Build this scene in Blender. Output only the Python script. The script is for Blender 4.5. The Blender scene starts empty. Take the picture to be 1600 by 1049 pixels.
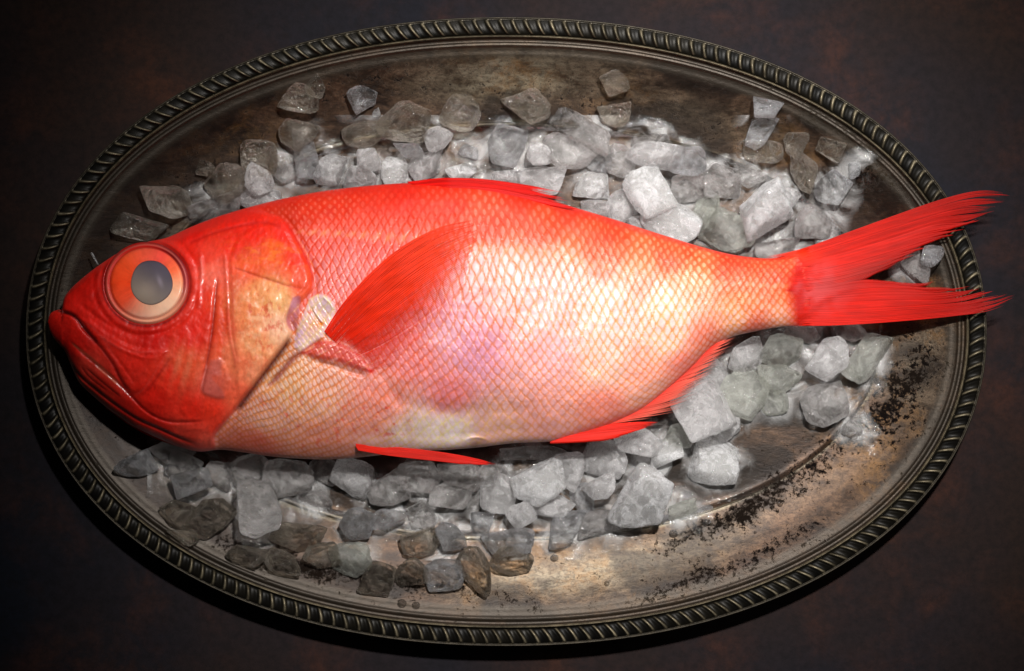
import bpy, math, random
import numpy as np

# ------------------------------------------------------------------ layout
# The layout is worked out in millimetre-like "units" seen from straight above:
# u runs right, v runs down the table, h is height. 1 unit = 0.3 mm.
S = 0.0003
CAM_H = 1.30
def W(u, v, h):
    u = np.asarray(u, float); v = np.asarray(v, float); h = np.asarray(h, float)
    k = (CAM_H - h * S) / CAM_H
    return np.stack([(u - 800) * S * k, (524.5 - v) * S * k, h * S + 0 * u], -1)

scene = bpy.context.scene
col = scene.collection
rng = np.random.default_rng(7)

def lin(c):
    c = np.asarray(c, float) / 255.0
    return np.where(c <= 0.04045, c / 12.92, ((c + 0.055) / 1.055) ** 2.4)

def sstep(a, b, x):
    t = np.clip((x - a) / (b - a), 0, 1)
    return t * t * (3 - 2 * t)

# ------------------------------------------------------------------ noise
def _hash(ix, iy, seed):
    n = (ix.astype(np.int64) * 374761393 + iy.astype(np.int64) * 668265263 + seed * 974634777) & 0xffffffff
    n = ((n ^ (n >> 13)) * 1274126177) & 0xffffffff
    n = n ^ (n >> 16)
    return (n & 0xffff) / 65535.0
def vnoise(x, y, seed=0):
    ix = np.floor(x); iy = np.floor(y)
    fx = x - ix; fy = y - iy
    fx = fx * fx * (3 - 2 * fx); fy = fy * fy * (3 - 2 * fy)
    a = _hash(ix, iy, seed); b = _hash(ix + 1, iy, seed)
    c = _hash(ix, iy + 1, seed); d = _hash(ix + 1, iy + 1, seed)
    return (a * (1 - fx) + b * fx) * (1 - fy) + (c * (1 - fx) + d * fx) * fy
def fbm(x, y, s, octs=4, seed=0):
    x = x / s; y = y / s; t = 0; amp = 1; tot = 0
    for k in range(octs):
        t = t + amp * vnoise(x + 17.3 * k, y - 9.1 * k, seed + k); tot += amp
        amp *= 0.55; x = x * 2.03; y = y * 2.03
    return t / tot

# ------------------------------------------------------------------ curves
def spline(pts, n=12):
    p = np.array(pts, float)
    q = np.vstack([2 * p[0] - p[1], p, 2 * p[-1] - p[-2]])
    out = []
    for i in range(len(p) - 1):
        a, b, c, d = q[i], q[i + 1], q[i + 2], q[i + 3]
        t = np.linspace(0, 1, n, endpoint=False)[:, None]
        out.append(0.5 * (2 * b + (c - a) * t + (2 * a - 5 * b + 4 * c - d) * t ** 2 + (3 * b - a - 3 * c + d) * t ** 3))
    out.append(p[-1:])
    return np.vstack(out)
def seg_dist(x, y, poly):
    """distance to polyline and fraction along it"""
    best = np.full(x.shape, 1e9); frac = np.zeros(x.shape)
    L = np.r_[0, np.cumsum(np.hypot(*np.diff(poly, axis=0).T))]
    for i in range(len(poly) - 1):
        a, b = poly[i], poly[i + 1]; d = b - a; l2 = max((d ** 2).sum(), 1e-9)
        t = np.clip(((x - a[0]) * d[0] + (y - a[1]) * d[1]) / l2, 0, 1)
        dd = np.hypot(x - a[0] - t * d[0], y - a[1] - t * d[1])
        m = dd < best
        best = np.where(m, dd, best); frac = np.where(m, (L[i] + t * (L[i + 1] - L[i])) / L[-1], frac)
    return best, frac
def inside(x, y, poly):
    c = np.zeros(x.shape, bool); n = len(poly); j = n - 1
    for i in range(n):
        xi, yi = poly[i]; xj, yj = poly[j]
        if yi != yj:
            c ^= ((yi > y) != (yj > y)) & (x < (xj - xi) * (y - yi) / (yj - yi) + xi)
        j = i
    return c
def sdf(x, y, pts, n=6):
    """positive inside a smooth closed polygon"""
    p = spline(list(pts) + [pts[0]], n)
    d, _ = seg_dist(x, y, p)
    return np.where(inside(x, y, p[:-1]), d, -d)
def sdfn(x, y, pts, n=6):
    p = np.array(pts, float); m = 40
    r = np.full(x.shape, -999.0)
    k = (x > p[:, 0].min() - m) & (x < p[:, 0].max() + m) & (y > p[:, 1].min() - m) & (y < p[:, 1].max() + m)
    if k.any(): r[k] = sdf(x[k], y[k], pts, n)
    return r
def line(x, y, pts, w, taper=True, n=5):
    """gaussian stroke weight along a polyline"""
    p = spline(pts, n); m = 5 * w
    r = np.zeros(x.shape)
    k = (x > p[:, 0].min() - m) & (x < p[:, 0].max() + m) & (y > p[:, 1].min() - m) & (y < p[:, 1].max() + m)
    if not k.any(): return r
    d, f = seg_dist(x[k], y[k], p)
    g = np.exp(-(d / w) ** 2)
    if taper: g = g * sstep(0, .12, f) * sstep(1, .85, f)
    r[k] = g
    return r
def gauss(x, y, cx, cy, sx, sy, ang=0):
    a = math.radians(ang); dx = x - cx; dy = y - cy
    p = dx * math.cos(a) + dy * math.sin(a); q = -dx * math.sin(a) + dy * math.cos(a)
    return np.exp(-(p / sx) ** 2 - (q / sy) ** 2)

# ------------------------------------------------------------------ mesh helpers
def mesh_obj(name, verts, faces, mat, parent=None, smooth=True, colors=None, attrs=None, origin=None):
    me = bpy.data.meshes.new(name)
    v = np.asarray(verts, float)
    if origin is None: origin = np.zeros(3)
    v = v - np.asarray(origin)
    f = np.asarray(faces, dtype=np.int32)
    me.vertices.add(len(v)); me.vertices.foreach_set('co', v.astype(np.float32).ravel())
    k = f.shape[1]
    me.loops.add(f.size); me.loops.foreach_set('vertex_index', f.ravel())
    me.polygons.add(len(f)); me.polygons.foreach_set('loop_start', np.arange(0, f.size, k, dtype=np.int32))
    me.update(calc_edges=True); me.validate()
    if smooth: me.polygons.foreach_set('use_smooth', np.ones(len(me.polygons), bool))
    if colors is not None:
        ca = me.color_attributes.new('Col', 'FLOAT_COLOR', 'POINT')
        c = np.ones((len(v), 4), np.float32); c[:, :3] = np.clip(colors, 0, 1)
        ca.data.foreach_set('color', c.ravel())
    if attrs:
        for an, av in attrs.items():
            at = me.attributes.new(an, 'FLOAT', 'POINT')
            at.data.foreach_set('value', np.asarray(av, np.float32).ravel())
    if mat: me.materials.append(mat)
    o = bpy.data.objects.new(name, me); col.objects.link(o)
    o.location = origin
    if parent is not None:
        o.parent = parent; o.location = np.asarray(origin) - np.array(parent['_o'])
    return o
def empty(name, loc):
    o = bpy.data.objects.new(name, None); col.objects.link(o); o.location = loc
    o.empty_display_size = 0.01; o['_o'] = [float(a) for a in loc]
    return o
def tag(o, label, cat, group=None):
    o['label'] = label; o['category'] = cat
    if group: o['group'] = group
def grid_faces(nu, nv, wrap_u=False, wrap_v=False, off=0):
    a = np.arange(nu if wrap_u else nu - 1); b = np.arange(nv if wrap_v else nv - 1)
    A, B = np.meshgrid(a, b, indexing='ij')
    A1 = (A + 1) % nu; B1 = (B + 1) % nv
    return np.stack([A * nv + B, A * nv + B1, A1 * nv + B1, A1 * nv + B], -1).reshape(-1, 4) + off

# ------------------------------------------------------------------ node helpers
class NT:
    def __init__(s, name):
        s.m = bpy.data.materials.new(name); s.m.use_nodes = True
        s.t = s.m.node_tree; s.t.nodes.clear()
        s.out = s.t.nodes.new('ShaderNodeOutputMaterial')
    def n(s, typ, ins=None, **props):
        nd = s.t.nodes.new(typ)
        for k, v in props.items(): setattr(nd, k, v)
        if ins:
            for k, v in ins.items(): s.put(nd.inputs[k], v)
        return nd
    def put(s, sock, v):
        if isinstance(v, bpy.types.NodeSocket): s.t.links.new(v, sock)
        elif isinstance(v, bpy.types.Node): s.t.links.new(v.outputs[0], sock)
        else:
            if sock.type == 'RGBA' and not isinstance(v, (int, float)) and len(v) == 3: v = tuple(v) + (1,)
            sock.default_value = v
    def math(s, op, a, b=0.0, clamp=False):
        return s.n('ShaderNodeMath', {0: a, 1: b}, operation=op, use_clamp=clamp).outputs[0]
    def ramp(s, fac, stops, interp='LINEAR'):
        r = s.n('ShaderNodeValToRGB', {0: fac}); cr = r.color_ramp; cr.interpolation = interp
        while len(cr.elements) < len(stops): cr.elements.new(0.5)
        for e, (p, c) in zip(cr.elements, stops):
            e.position = p
            if isinstance(c, (int, float)): c = (c, c, c)
            e.color = tuple(c) + (1,)
        return r.outputs[0]
    def mix(s, fac, a, b, blend='MIX'):
        m = s.n('ShaderNodeMix', data_type='RGBA', blend_type=blend)
        s.put(m.inputs[0], fac); s.put(m.inputs[6], a); s.put(m.inputs[7], b)
        return m.outputs[2]
    def coord(s, scale=(1, 1, 1), kind='Object', rot=(0, 0, 0), loc=(0, 0, 0)):
        c = s.n('ShaderNodeTexCoord')
        return s.n('ShaderNodeMapping', {'Vector': c.outputs[kind], 'Scale': scale, 'Rotation': rot, 'Location': loc}).outputs[0]
    def noise(s, vec, scale, detail=6, rough=.6, dist=0):
        return s.n('ShaderNodeTexNoise', {'Vector': vec, 'Scale': scale, 'Detail': detail, 'Roughness': rough, 'Distortion': dist}).outputs[0]
    def attr(s, name):
        return s.n('ShaderNodeAttribute', attribute_name=name)
    def bump(s, h, strength, dist, normal=None):
        b = s.n('ShaderNodeBump', {'Height': h, 'Strength': strength, 'Distance': dist})
        if normal is not None: s.put(b.inputs['Normal'], normal)
        return b.outputs[0]
    def surf(s, sh):
        s.put(s.out.inputs[0], sh); return s.m
    def pbsdf(s, **k):
        p = s.n('ShaderNodeBsdfPrincipled')
        for a, v in k.items(): s.put(p.inputs[a.replace('_', ' ')], v)
        return p

# ================================================================== table
def mat_table():
    t = NT('slate_table_material')
    v = t.coord()
    n1 = t.noise(v, 14, 8, .62, .4); n2 = t.noise(v, 5, 4, .5); n3 = t.noise(v, 230, 4, .7); n4 = t.noise(v, 38, 9, .72, .3)
    base = t.mix(t.ramp(n2, [(.38, 0), (.62, 1)]), lin((21, 24, 33)), lin((40, 28, 24)))
    rust = t.math('MULTIPLY', t.ramp(n1, [(.46, 0), (.68, 1)]), t.ramp(n4, [(.42, 0), (.62, 1)]))
    c = t.mix(t.math('MULTIPLY', rust, .5), base, lin((80, 44, 28)))
    c = t.mix(t.math('MULTIPLY', t.ramp(n3, [(.35, 1), (.6, 0)]), .45), c, lin((14, 13, 14)))
    hgt = t.math('ADD', t.math('MULTIPLY', n3, .5), n4)
    return t.surf(t.pbsdf(Base_Color=c, Roughness=.75, Specular_IOR_Level=.12, Normal=t.bump(hgt, .35, .0006)))
x0, y0 = 6.0, 6.0
tb = mesh_obj('table_top', [(-x0, -y0, 0), (x0, -y0, 0), (x0, y0, 0), (-x0, y0, 0)], [(0, 1, 2, 3)], mat_table())
tb['kind'] = 'structure'

# ================================================================== platter
TCX, TCY, TA, TB_, TN = 791.0, 518.5, 751.0, 491.5, 2.12
def ring(t, a, b, n=TN, cx=TCX, cy=TCY):
    c, s_ = np.cos(t), np.sin(t)
    return cx + a * np.sign(c) * np.abs(c) ** (2 / n), cy + b * np.sign(s_) * np.abs(s_) ** (2 / n)
def even_t(N):
    t = np.linspace(0, 2 * np.pi, 40001); x, y = ring(t, TA - 18, TB_ - 18)
    L = np.r_[0, np.cumsum(np.hypot(np.diff(x), np.diff(y)))]
    return np.interp(np.linspace(0, L[-1], N, endpoint=False), L, t), L[-1]
# rings of the dish: (inset, height); inner rings give their own ellipse
DISH = [(31.5, 62.5), (33, 59), (35, 56.5), (38, 56), (41, 58), (44, 58), (47, 55.5), (52, 54), (58, 53), (64, 51), (74, 47), (88, 41), (104, 35), (122, 29.5), (140, 25), (156, 21.5), (166, 19.5)]
IA, IB, ICX, ICY = 579.0, 321.0, 803.0, 518.0
def dish_rings():
    R = [(TA - d, TB_ - d, TCX, TCY, h) for d, h in DISH]
    for s_, h in [(7, 18.6), (4, 19.4), (1, 19.0), (-2, 16.5), (-5, 12), (-8, 9.5), (-14, 8.4), (-30, 8)]:
        R.append((IA + s_, IB + s_, ICX, ICY, h))
    for f in (.9, .8, .68, .55, .42, .3, .18, .08, .01):
        R.append(((IA - 30) * f, (IB - 30) * f, ICX, ICY, 8))
    return R
RINGS = dish_rings()
def tray_h(u, v):
    """height of the dish surface under a point"""
    prev = None; h = RINGS[0][4]
    for a, b, cx, cy, hh in RINGS:
        N = (abs((u - cx) / a) ** TN + abs((v - cy) / b) ** TN) ** (1 / TN)
        if N >= 1:
            if prev is None: return 64.0
            f = (1 - prev[0]) / max(N - prev[0], 1e-6)
            return prev[1] + (hh - prev[1]) * f
        prev = (N, hh); h = hh
    return h

def mat_dish():
    t = NT('tarnished_silver_material')
    v = t.coord(); vs = t.coord((1, 2.4, 1))
    n1 = t.noise(v, 9, 6, .6, .6); n2 = t.noise(vs, 60, 10, .74, .4); n3 = t.noise(v, 110, 8, .78, .3); n4 = t.noise(vs, 300, 6, .75); n5 = t.noise(v, 420, 6, .8, .2)
    pale = t.attr('pale').outputs['Fac']; spot = t.attr('spot').outputs['Fac']; rim = t.attr('rim').outputs['Fac']; shade = t.attr('patina_falloff').outputs['Fac']
    brown = t.mix(t.ramp(n2, [(.38, 0), (.62, 1)]), lin((36, 24, 17)), lin((100, 76, 58)))
    silver = t.mix(t.ramp(n2, [(.34, 0), (.58, 1)]), lin((76, 62, 47)), lin((132, 122, 103)))
    pf = t.ramp(t.math('ADD', t.math('MULTIPLY', n1, .45), t.math('MULTIPLY', pale, .75)), [(.3, 0), (.85, 1)])
    c = t.mix(pf, brown, silver)
    c = t.mix(t.math('MULTIPLY', t.ramp(n4, [(.38, 1), (.54, 0)]), .55), c, lin((44, 33, 26)))
    c = t.mix(t.math('MULTIPLY', t.ramp(n5, [(.42, 1), (.5, 0)]), .5), c, lin((40, 28, 20)))
    amber = t.math('MULTIPLY', t.ramp(n1, [(.5, 0), (.64, 1)]), t.ramp(n3, [(.45, 0), (.6, 1)]))
    c = t.mix(t.math('MULTIPLY', amber, .45), c, lin((150, 108, 60)))
    sp = t.math('ADD', t.math('MULTIPLY', spot, .125), t.math('ADD', t.math('MULTIPLY', n5, .62), t.math('MULTIPLY', n3, .38)))
    sf = t.ramp(sp, [(.575, 0), (.63, 1)])
    c = t.mix(sf, c, lin((17, 13, 12)))
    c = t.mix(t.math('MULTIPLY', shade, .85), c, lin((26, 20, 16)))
    c = t.mix(t.math('MULTIPLY', rim, .65), c, lin((52, 45, 36)))
    rough = t.math('ADD', .30, t.math('MULTIPLY', n2, .26))
    h = t.math('SUBTRACT', t.math('ADD', t.math('MULTIPLY', n2, .6), t.math('MULTIPLY', n4, .35)), t.math('MULTIPLY', sf, .2))
    return t.surf(t.pbsdf(Base_Color=c, Metallic=t.math('MULTIPLY', t.math('SUBTRACT', 1.0, sf), .6), Roughness=t.math('ADD', rough, t.math('MULTIPLY', sf, .45)), Specular_IOR_Level=t.math('MULTIPLY', t.math('SUBTRACT', 1.0, sf), .5), Normal=t.bump(h, .55, .0005)))

platter = empty('serving_platter', (W(TCX, TCY, 0)))
tag(platter, 'large oval antique silver platter with dark roped edge and tarnished dish', 'platter')
# dish, refined rings by spline
R = np.array(RINGS)
idx = np.arange(len(R)); fine = []
sub = [3] * 9 + [5] * 8 + [3] * 7 + [5] * 9
for i in range(len(R) - 1):
    for k in range(sub[i] if i < len(sub) else 4): fine.append(i + k / (sub[i] if i < len(sub) else 4))
fine.append(len(R) - 1)
F = np.array(fine)
RF = np.stack([np.interp(F, idx, R[:, j]) for j in range(5)], 1)
tt, PERIM = even_t(900)
U = np.zeros((len(tt), len(RF))); V = U.copy(); H = U.copy()
for j, (a, b, cx, cy, h) in enumerate(RF):
    U[:, j], V[:, j] = ring(tt, a, b, TN, cx, cy); H[:, j] = h
H += (fbm(U, V, 90, 3, 5) - .5) * 1.6 * sstep(60, 40, H)
# painted masks (where the plating is worn pale, where black tarnish collects, where light falloff is painted)
pale = .9 * gauss(U, V, 790, 120, 150, 45, -3) + .55 * gauss(U, V, 870, 900, 200, 36, -8) + .3 * gauss(U, V, 1120, 830, 240, 45, -25) \
     + .35 * gauss(U, V, 1100, 180, 170, 50, 18) + .4 * gauss(U, V, 1440, 560, 60, 110)
ndist = np.abs(H - 19.2) < 1.4
pale = np.clip(pale + np.where(np.hypot((U - ICX) / IA, (V - ICY) / IB) > .97, 1, 0) * sstep(1.8, .4, np.abs(H - 19.0)) * .9, 0, 1.2)
spot = .95 * gauss(U, V, 1385, 640, 55, 70, 20) + .8 * gauss(U, V, 1085, 905, 90, 14, -20) + .9 * gauss(U, V, 1120, 820, 110, 20, -22) \
     + .9 * gauss(U, V, 1250, 735, 110, 22, -35) + .75 * gauss(U, V, 1230, 845, 80, 14, -30) + .95 * gauss(U, V, 600, 905, 190, 16, 8) \
     + .8 * gauss(U, V, 400, 860, 90, 16, 20) + .85 * gauss(U, V, 1350, 255, 60, 40, 40) + .6 * gauss(U, V, 1280, 180, 60, 30, 30) \
     + .6 * gauss(U, V, 300, 300, 120, 50, -40) + .5 * gauss(U, V, 880, 170, 200, 40, 5) + .8 * gauss(U, V, 1440, 560, 40, 60) \
     + .7 * gauss(U, V, 1400, 430, 60, 40) + .5 * gauss(U, V, 560, 130, 120, 30, -12) + .5 * gauss(U, V, 1170, 245, 90, 25, 20)
rimm = sstep(50, 53, H)
patina_falloff = np.clip(1.25 * sstep(560, 130, U) * (.45 + 1.0 * fbm(U, V, 90, 5, 8)) + .8 * gauss(U, V, 280, 820, 300, 190) * (.4 + 1.1 * fbm(U, V, 50, 4, 18)) + .75 * sstep(.47, .6, fbm(U * .6, V, 60, 5, 19)) + .45 * sstep(40, 56, H) + .45 * sstep(9, 8.2, H), 0, 1)  # tarnish plus painted light falloff towards the left of the dish
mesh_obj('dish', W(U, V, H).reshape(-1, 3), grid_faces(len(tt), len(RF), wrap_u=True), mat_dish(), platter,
         attrs={'pale': pale, 'spot': np.clip(spot, 0, 1.2), 'rim': rimm, 'patina_falloff': patina_falloff}, origin=W(TCX, TCY, 0))

# roped edge
def mat_rope():
    t = NT('roped_edge_material')
    c = t.attr('Col'); v = t.coord(); n = t.noise(v, 300, 5, .7); n2 = t.noise(v, 40, 4, .6)
    cc = t.mix(t.math('MULTIPLY', t.ramp(n, [(.38, 1), (.58, 0)]), .6), c.outputs[0], lin((22, 20, 16)))
    cc = t.mix(t.math('MULTIPLY', t.ramp(n2, [(.42, 1), (.6, 0)]), .4), cc, lin((34, 30, 22)))
    return t.surf(t.pbsdf(Base_Color=cc, Metallic=.35, Specular_IOR_Level=.18, Roughness=t.math('ADD', .3, t.math('MULTIPLY', n, .25)), Normal=t.bump(n, .3, .0002)))
rope_mat = mat_rope()
NR = 196; NS = NR * 14
tt2, P2 = even_t(NS)
prof_d = np.r_[[60, 40, 20, 8, 2, 0, 0.6, 1.8, 2.8], np.linspace(3.6, 27.0, 26), [27.6, 28.2]]
prof_h = np.r_[[40, 50, 56, 59.5, 61, 62.2, 63.2, 63.2, 62.2], np.full(26, 61.0), [60, 58]]
U = np.zeros((NS, len(prof_d))); V = U.copy(); H = U.copy(); crest = U.copy(); dark = U.copy()
ph = np.arange(NS) / 14.0
jit = (vnoise(ph * 1.0, ph * 0, 3) - .5)
for j, (d, h) in enumerate(zip(prof_d, prof_h)):
    U[:, j], V[:, j] = ring(tt2, TA - d, TB_ - d); H[:, j] = h
    if 3.5 < d < 27.1:
        q = (d - 3.6) / 23.4
        dome = np.sqrt(max(0, 1 - (2 * q - 1) ** 2))
        skew = 0.62 * q ** 1.5
        fr = np.mod(ph - skew + jit * .10, 1.0)
        rd = np.exp(-((fr - .5) / .13) ** 2)
        rd2 = np.exp(-((np.mod(fr + .0, 1) - .82) / .16) ** 2)
        H[:, j] += dome * (4.5 + 7 * rd + .8 * rd2)
        crest[:, j] = np.exp(-((fr - .49) / .085) ** 2) * (dome ** .7) * (1 - .45 * q) * (.75 + .5 * jit)
        dark[:, j] = 1
crest *= (0.55 + .7 * fbm(U, V, 35, 3, 9))
cl = lin((48, 43, 35))[None, None] * np.ones(U.shape + (1,))
cl = cl * (1 - dark[..., None]) * 1.9 + dark[..., None] * lin((12, 11, 10))
cl = cl + np.clip(crest, 0, 1)[..., None] * (lin((206, 190, 156)) - cl)
mesh_obj('rope_border', W(U, V, H).reshape(-1, 3), grid_faces(NS, len(prof_d), wrap_u=True), rope_mat, platter,
         colors=cl.reshape(-1, 3), origin=W(TCX, TCY, 0))
# smooth bead inside the rope
bd = np.array([27.6, 28.0, 28.6, 29.2, 29.8, 30.4, 31.0, 31.4, 31.9])
bh = np.array([58.5, 62, 64.6, 65.9, 66.2, 65.8, 64.4, 62.6, 62.4])
tb_t, _ = even_t(1200)
U = np.zeros((1200, 9)); V = U.copy(); H = U.copy()
for j in range(9):
    U[:, j], V[:, j] = ring(tb_t, TA - bd[j], TB_ - bd[j]); H[:, j] = bh[j]
cb = (lin((120, 108, 86))[None, None] * (0.35 + .9 * fbm(U, V, 60, 4, 21))[..., None])
mesh_obj('inner_bead', W(U, V, H).reshape(-1, 3), grid_faces(1200, 9, wrap_u=True), rope_mat, platter, colors=cb.reshape(-1, 3), origin=W(TCX, TCY, 0))
# turned foot below the dish
fd = [(60, 40), (90, 30), (130, 14), (160, 6), (172, 0.4), (180, 0.4), (186, 6), (300, 6.5), (485, 6.5)]
U = np.zeros((300, len(fd))); V = U.copy(); H = U.copy(); tf, _ = even_t(300)
for j, (d, h) in enumerate(fd):
    U[:, j], V[:, j] = ring(tf, TA - d, TB_ - d); H[:, j] = h
mesh_obj('foot', W(U, V, H).reshape(-1, 3), grid_faces(300, len(fd), wrap_u=True), rope_mat, platter,
         colors=np.tile(lin((60, 52, 42)), (U.size, 1)), origin=W(TCX, TCY, 0))
# ================================================================== fish
TOP = [(75, 503), (76, 496), (79, 490), (85, 486), (92, 484), (96, 484), (97.5, 476), (101, 464), (112, 450), (125, 438), (142, 424), (160, 411),
       (180, 398), (200, 388), (215, 382), (235, 377), (262, 371), (300, 354), (345, 337), (400, 321), (450, 309), (510, 298), (580, 290), (640, 286), (700, 284), (760, 288),
       (820, 301), (890, 322), (950, 340), (1000, 356), (1060, 375), (1100, 387), (1150, 399), (1200, 404), (1235, 400), (1266, 392)]
BOT = [(75, 503), (76, 511), (79, 520), (85, 530), (94, 540), (102, 550), (110, 569), (123, 597), (142, 616), (165, 636), (190, 654), (211, 668), (249, 686), (282, 699), (312, 706), (345, 703),
       (380, 707), (420, 713), (470, 717), (520, 718), (580, 713), (640, 706), (700, 703), (750, 699), (800, 693), (860, 690), (900, 683), (950, 667), (1000, 643), (1040, 613),
       (1080, 577), (1110, 546), (1140, 528), (1180, 518), (1220, 511), (1250, 508), (1266, 507)]
sT = spline(TOP, 10); sB = spline(BOT, 10)
def topc(x): return np.interp(x, sT[:, 0], sT[:, 1])
def botc(x): return np.interp(x, sB[:, 0], sB[:, 1])
TX = [75, 80, 90, 105, 130, 180, 250, 350, 500, 650, 800, 900, 1000, 1100, 1180, 1225, 1266]
TT = [4, 12, 22, 32, 44, 60, 74, 84, 92, 95, 90, 80, 66, 50, 37, 27, 9]
_T = spline(list(zip(TX, TT)), 8)
def thick(x): return np.interp(x, _T[:, 0], _T[:, 1])
def zmid(x): return np.interp(x, [75, 850, 1266], [98, 98, 84])
EYE = (229.0, 443.0, 67.0, 65.0); EYE_Z = 116.0
HEAD = [(384, 322), (415, 331), (446, 346), (466, 380), (484, 417), (489, 447), (478, 463), (462, 478), (450, 500), (456, 524), (428, 562), (394, 607), (356, 655),
        (336, 680), (318, 720), (150, 720), (40, 600), (40, 400), (150, 300), (384, 290)]
AXIL = [(465, 551), (498, 532), (535, 536), (566, 556), (581, 581), (560, 579), (530, 568), (495, 562)]
MEMB = [(483, 466), (498, 459), (514, 464), (525, 482), (520, 506), (500, 530), (478, 549), (461, 545), (462, 520), (472, 495)]
MAXI = [(110, 492), (140, 498), (169, 519), (207, 540), (238, 545), (264, 547), (249, 569), (230, 601), (213, 616), (192, 604), (172, 572), (148, 540), (122, 508)]
def eye_r(x, y):
    return np.hypot((x - EYE[0]) / EYE[2], (y - EYE[1]) / EYE[3])

def relief(x, y, sc=True):
    """sculpted detail added on top of the rounded body"""
    D = np.zeros(x.shape)
    sh = sdfn(x, y, HEAD)
    D += 8.5 * sstep(-1, 7, sh) * (x > 300) + 8.5 * (x <= 300)
    D -= 4.5 * np.exp(-((sh + 4) / 4.5) ** 2)
    # operculum plates
    op = [(358, 400), (372, 372), (400, 352), (440, 352), (462, 385), (480, 418), (482, 446), (462, 470), (447, 500), (452, 524), (425, 560), (392, 603), (372, 625), (366, 560), (358, 500)]
    D += 4.0 * sstep(-1, 6, sdfn(x, y, op))
    D -= 2.6 * line(x, y, [(360, 418), (390, 428), (420, 438), (450, 447), (478, 452)], 3)
    # preopercle ridges and grooves
    D += 4.0 * line(x, y, [(313, 392), (315, 420), (312, 450), (309, 480)], 3.5)
    D += 3.2 * line(x, y, [(350, 385), (354, 439), (358, 513), (367, 563), (370, 590)], 2.6)
    D -= 6.5 * line(x, y, [(341, 430), (337, 460), (332, 513), (325, 558), (316, 602), (306, 630)], 3.4)
    D += 3.0 * sstep(0, 7, sdfn(x, y, [(328, 560), (350, 560), (364, 610), (347, 626), (312, 612)]))
    # jaw
    D -= 12 * line(x, y, [(90, 484), (100, 488), (112, 492), (122, 500), (135, 517), (148, 530)], 3.0, False) * sstep(165, 125, x)
    D -= 6.0 * line(x, y, [(118, 500), (135, 520), (159, 545), (177, 570), (190, 596), (206, 618)], 3.2)
    D += 5.0 * sstep(-1, 7, sdfn(x, y, MAXI))
    D += 2.2 * line(x, y, [(150, 520), (180, 540), (210, 555), (235, 560), (252, 556)], 3)
    D -= 2.0 * line(x, y, [(165, 540), (190, 570), (205, 592), (213, 606)], 3)
    D -= 5.0 * line(x, y, [(104, 528), (125, 548), (144, 564), (177, 592), (203, 617), (228, 643), (259, 658), (291, 660), (325, 657)], 2.6)
    D += 3.0 * line(x, y, [(110, 545), (140, 575), (170, 600), (205, 632)], 5)
    D -= 9.0 * line(x, y, [(106, 560), (123, 586), (154, 613), (190, 640), (217, 657), (249, 671), (282, 686), (316, 698)], 3.0)
    D -= 2.0 * line(x, y, [(134, 575), (160, 598), (190, 622)], 1.8)
    D -= 2.0 * line(x, y, [(126, 572), (140, 590), (168, 612)], 1.8)
    D += 2.0 * line(x, y, [(240, 655), (280, 668), (330, 672)], 5)
    # snout and nostril
    D -= 3.0 * line(x, y, [(120, 470), (140, 487), (165, 505), (200, 522), (240, 532)], 4)
    D -= 5.0 * gauss(x, y, 146, 430, 6, 4, -40) + 3.0 * gauss(x, y, 136, 441, 4, 3, -40)
    D += 3.0 * line(x, y, [(282, 372), (330, 356), (400, 345)], 6)
    D -= 2.0 * line(x, y, [(285, 385), (330, 366), (380, 352), (420, 350)], 3)
    # eye socket
    r = eye_r(x, y)
    D += 2.5 * np.exp(-((r - 1.12) / .07) ** 2)
    D -= 2.5 * np.exp(-((r - 1.24) / .05) ** 2)
    # gill opening creases
    D -= 12 * line(x, y, [(456, 524), (443, 545), (422, 573), (400, 602), (378, 632), (362, 652)], 4.2)
    D -= 7 * line(x, y, [(505, 528), (482, 546), (458, 562), (435, 588), (412, 612)], 3.2)
    D += 5.5 * sstep(-1, 9, sdfn(x, y, AXIL)) + 2.5 * sstep(0, 6, sdfn(x, y, MEMB))
    D += 3.5 * line(x, y, [(489, 482), (498, 496), (506, 506)], 1.8) + 3.5 * line(x, y, [(504, 462), (516, 474), (522, 486)], 2.2)
    D -= 3 * line(x, y, [(484, 478), (494, 497), (503, 509)], 2)
    D -= 5 * line(x, y, [(492, 566), (520, 572), (548, 582), (575, 588)], 3.5)
    # chest, flank and belly folds
    D -= 12 * gauss(x, y, 735, 672, 105, 40) * sstep(622, 652, x - .15 * (y - 660))
    D += 6 * gauss(x, y, 560, 640, 85, 60) + 5 * gauss(x, y, 800, 560, 170, 70)
    D -= 3.4 * line(x, y, [(592, 590), (620, 620), (660, 637), (720, 643), (790, 640), (860, 630)], 14)
    D -= 3 * line(x, y, [(592, 575), (612, 610), (630, 650), (632, 690)], 9)
    rib = np.sin((x - .25 * (690 - y)) / 5.2 + 2 * fbm(x, y, 50, 2, 3))
    D += .9 * rib * gauss(x, y, 710, 670, 62, 30)
    D -= 7 * gauss(x, y, 744, 692, 11, 5, -8)
    D += 3 * np.exp(-((np.hypot((x - 744) / 17, (y - 692) / 8) - 1) / .25) ** 2) * (y < 698)
    # caudal root
    D += 0
    D += 1.1 * (fbm(x, y, 26, 3, 4) - .5) * 4
    D += (fbm(x, y, 5, 2, 14) - .5) * 1.2 * sstep(0, 10, sh) + (fbm(x * .9 + y * .4, y * .6 - x * .3, 11, 3, 15) - .5) * 4.5 * sstep(0, 10, sh)
    # muscle banding of the flank
    D += .8 * np.sin((x + .9 * np.abs(y - 430)) / 13.0) * sstep(600, 800, x) * sstep(1250, 1100, x)
    D += 9 * gauss(x, y, 470, 632, 95, 55) * sstep(2, -14, sh)
    return D * np.where(sh > 0, .5, .72), sh

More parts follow.
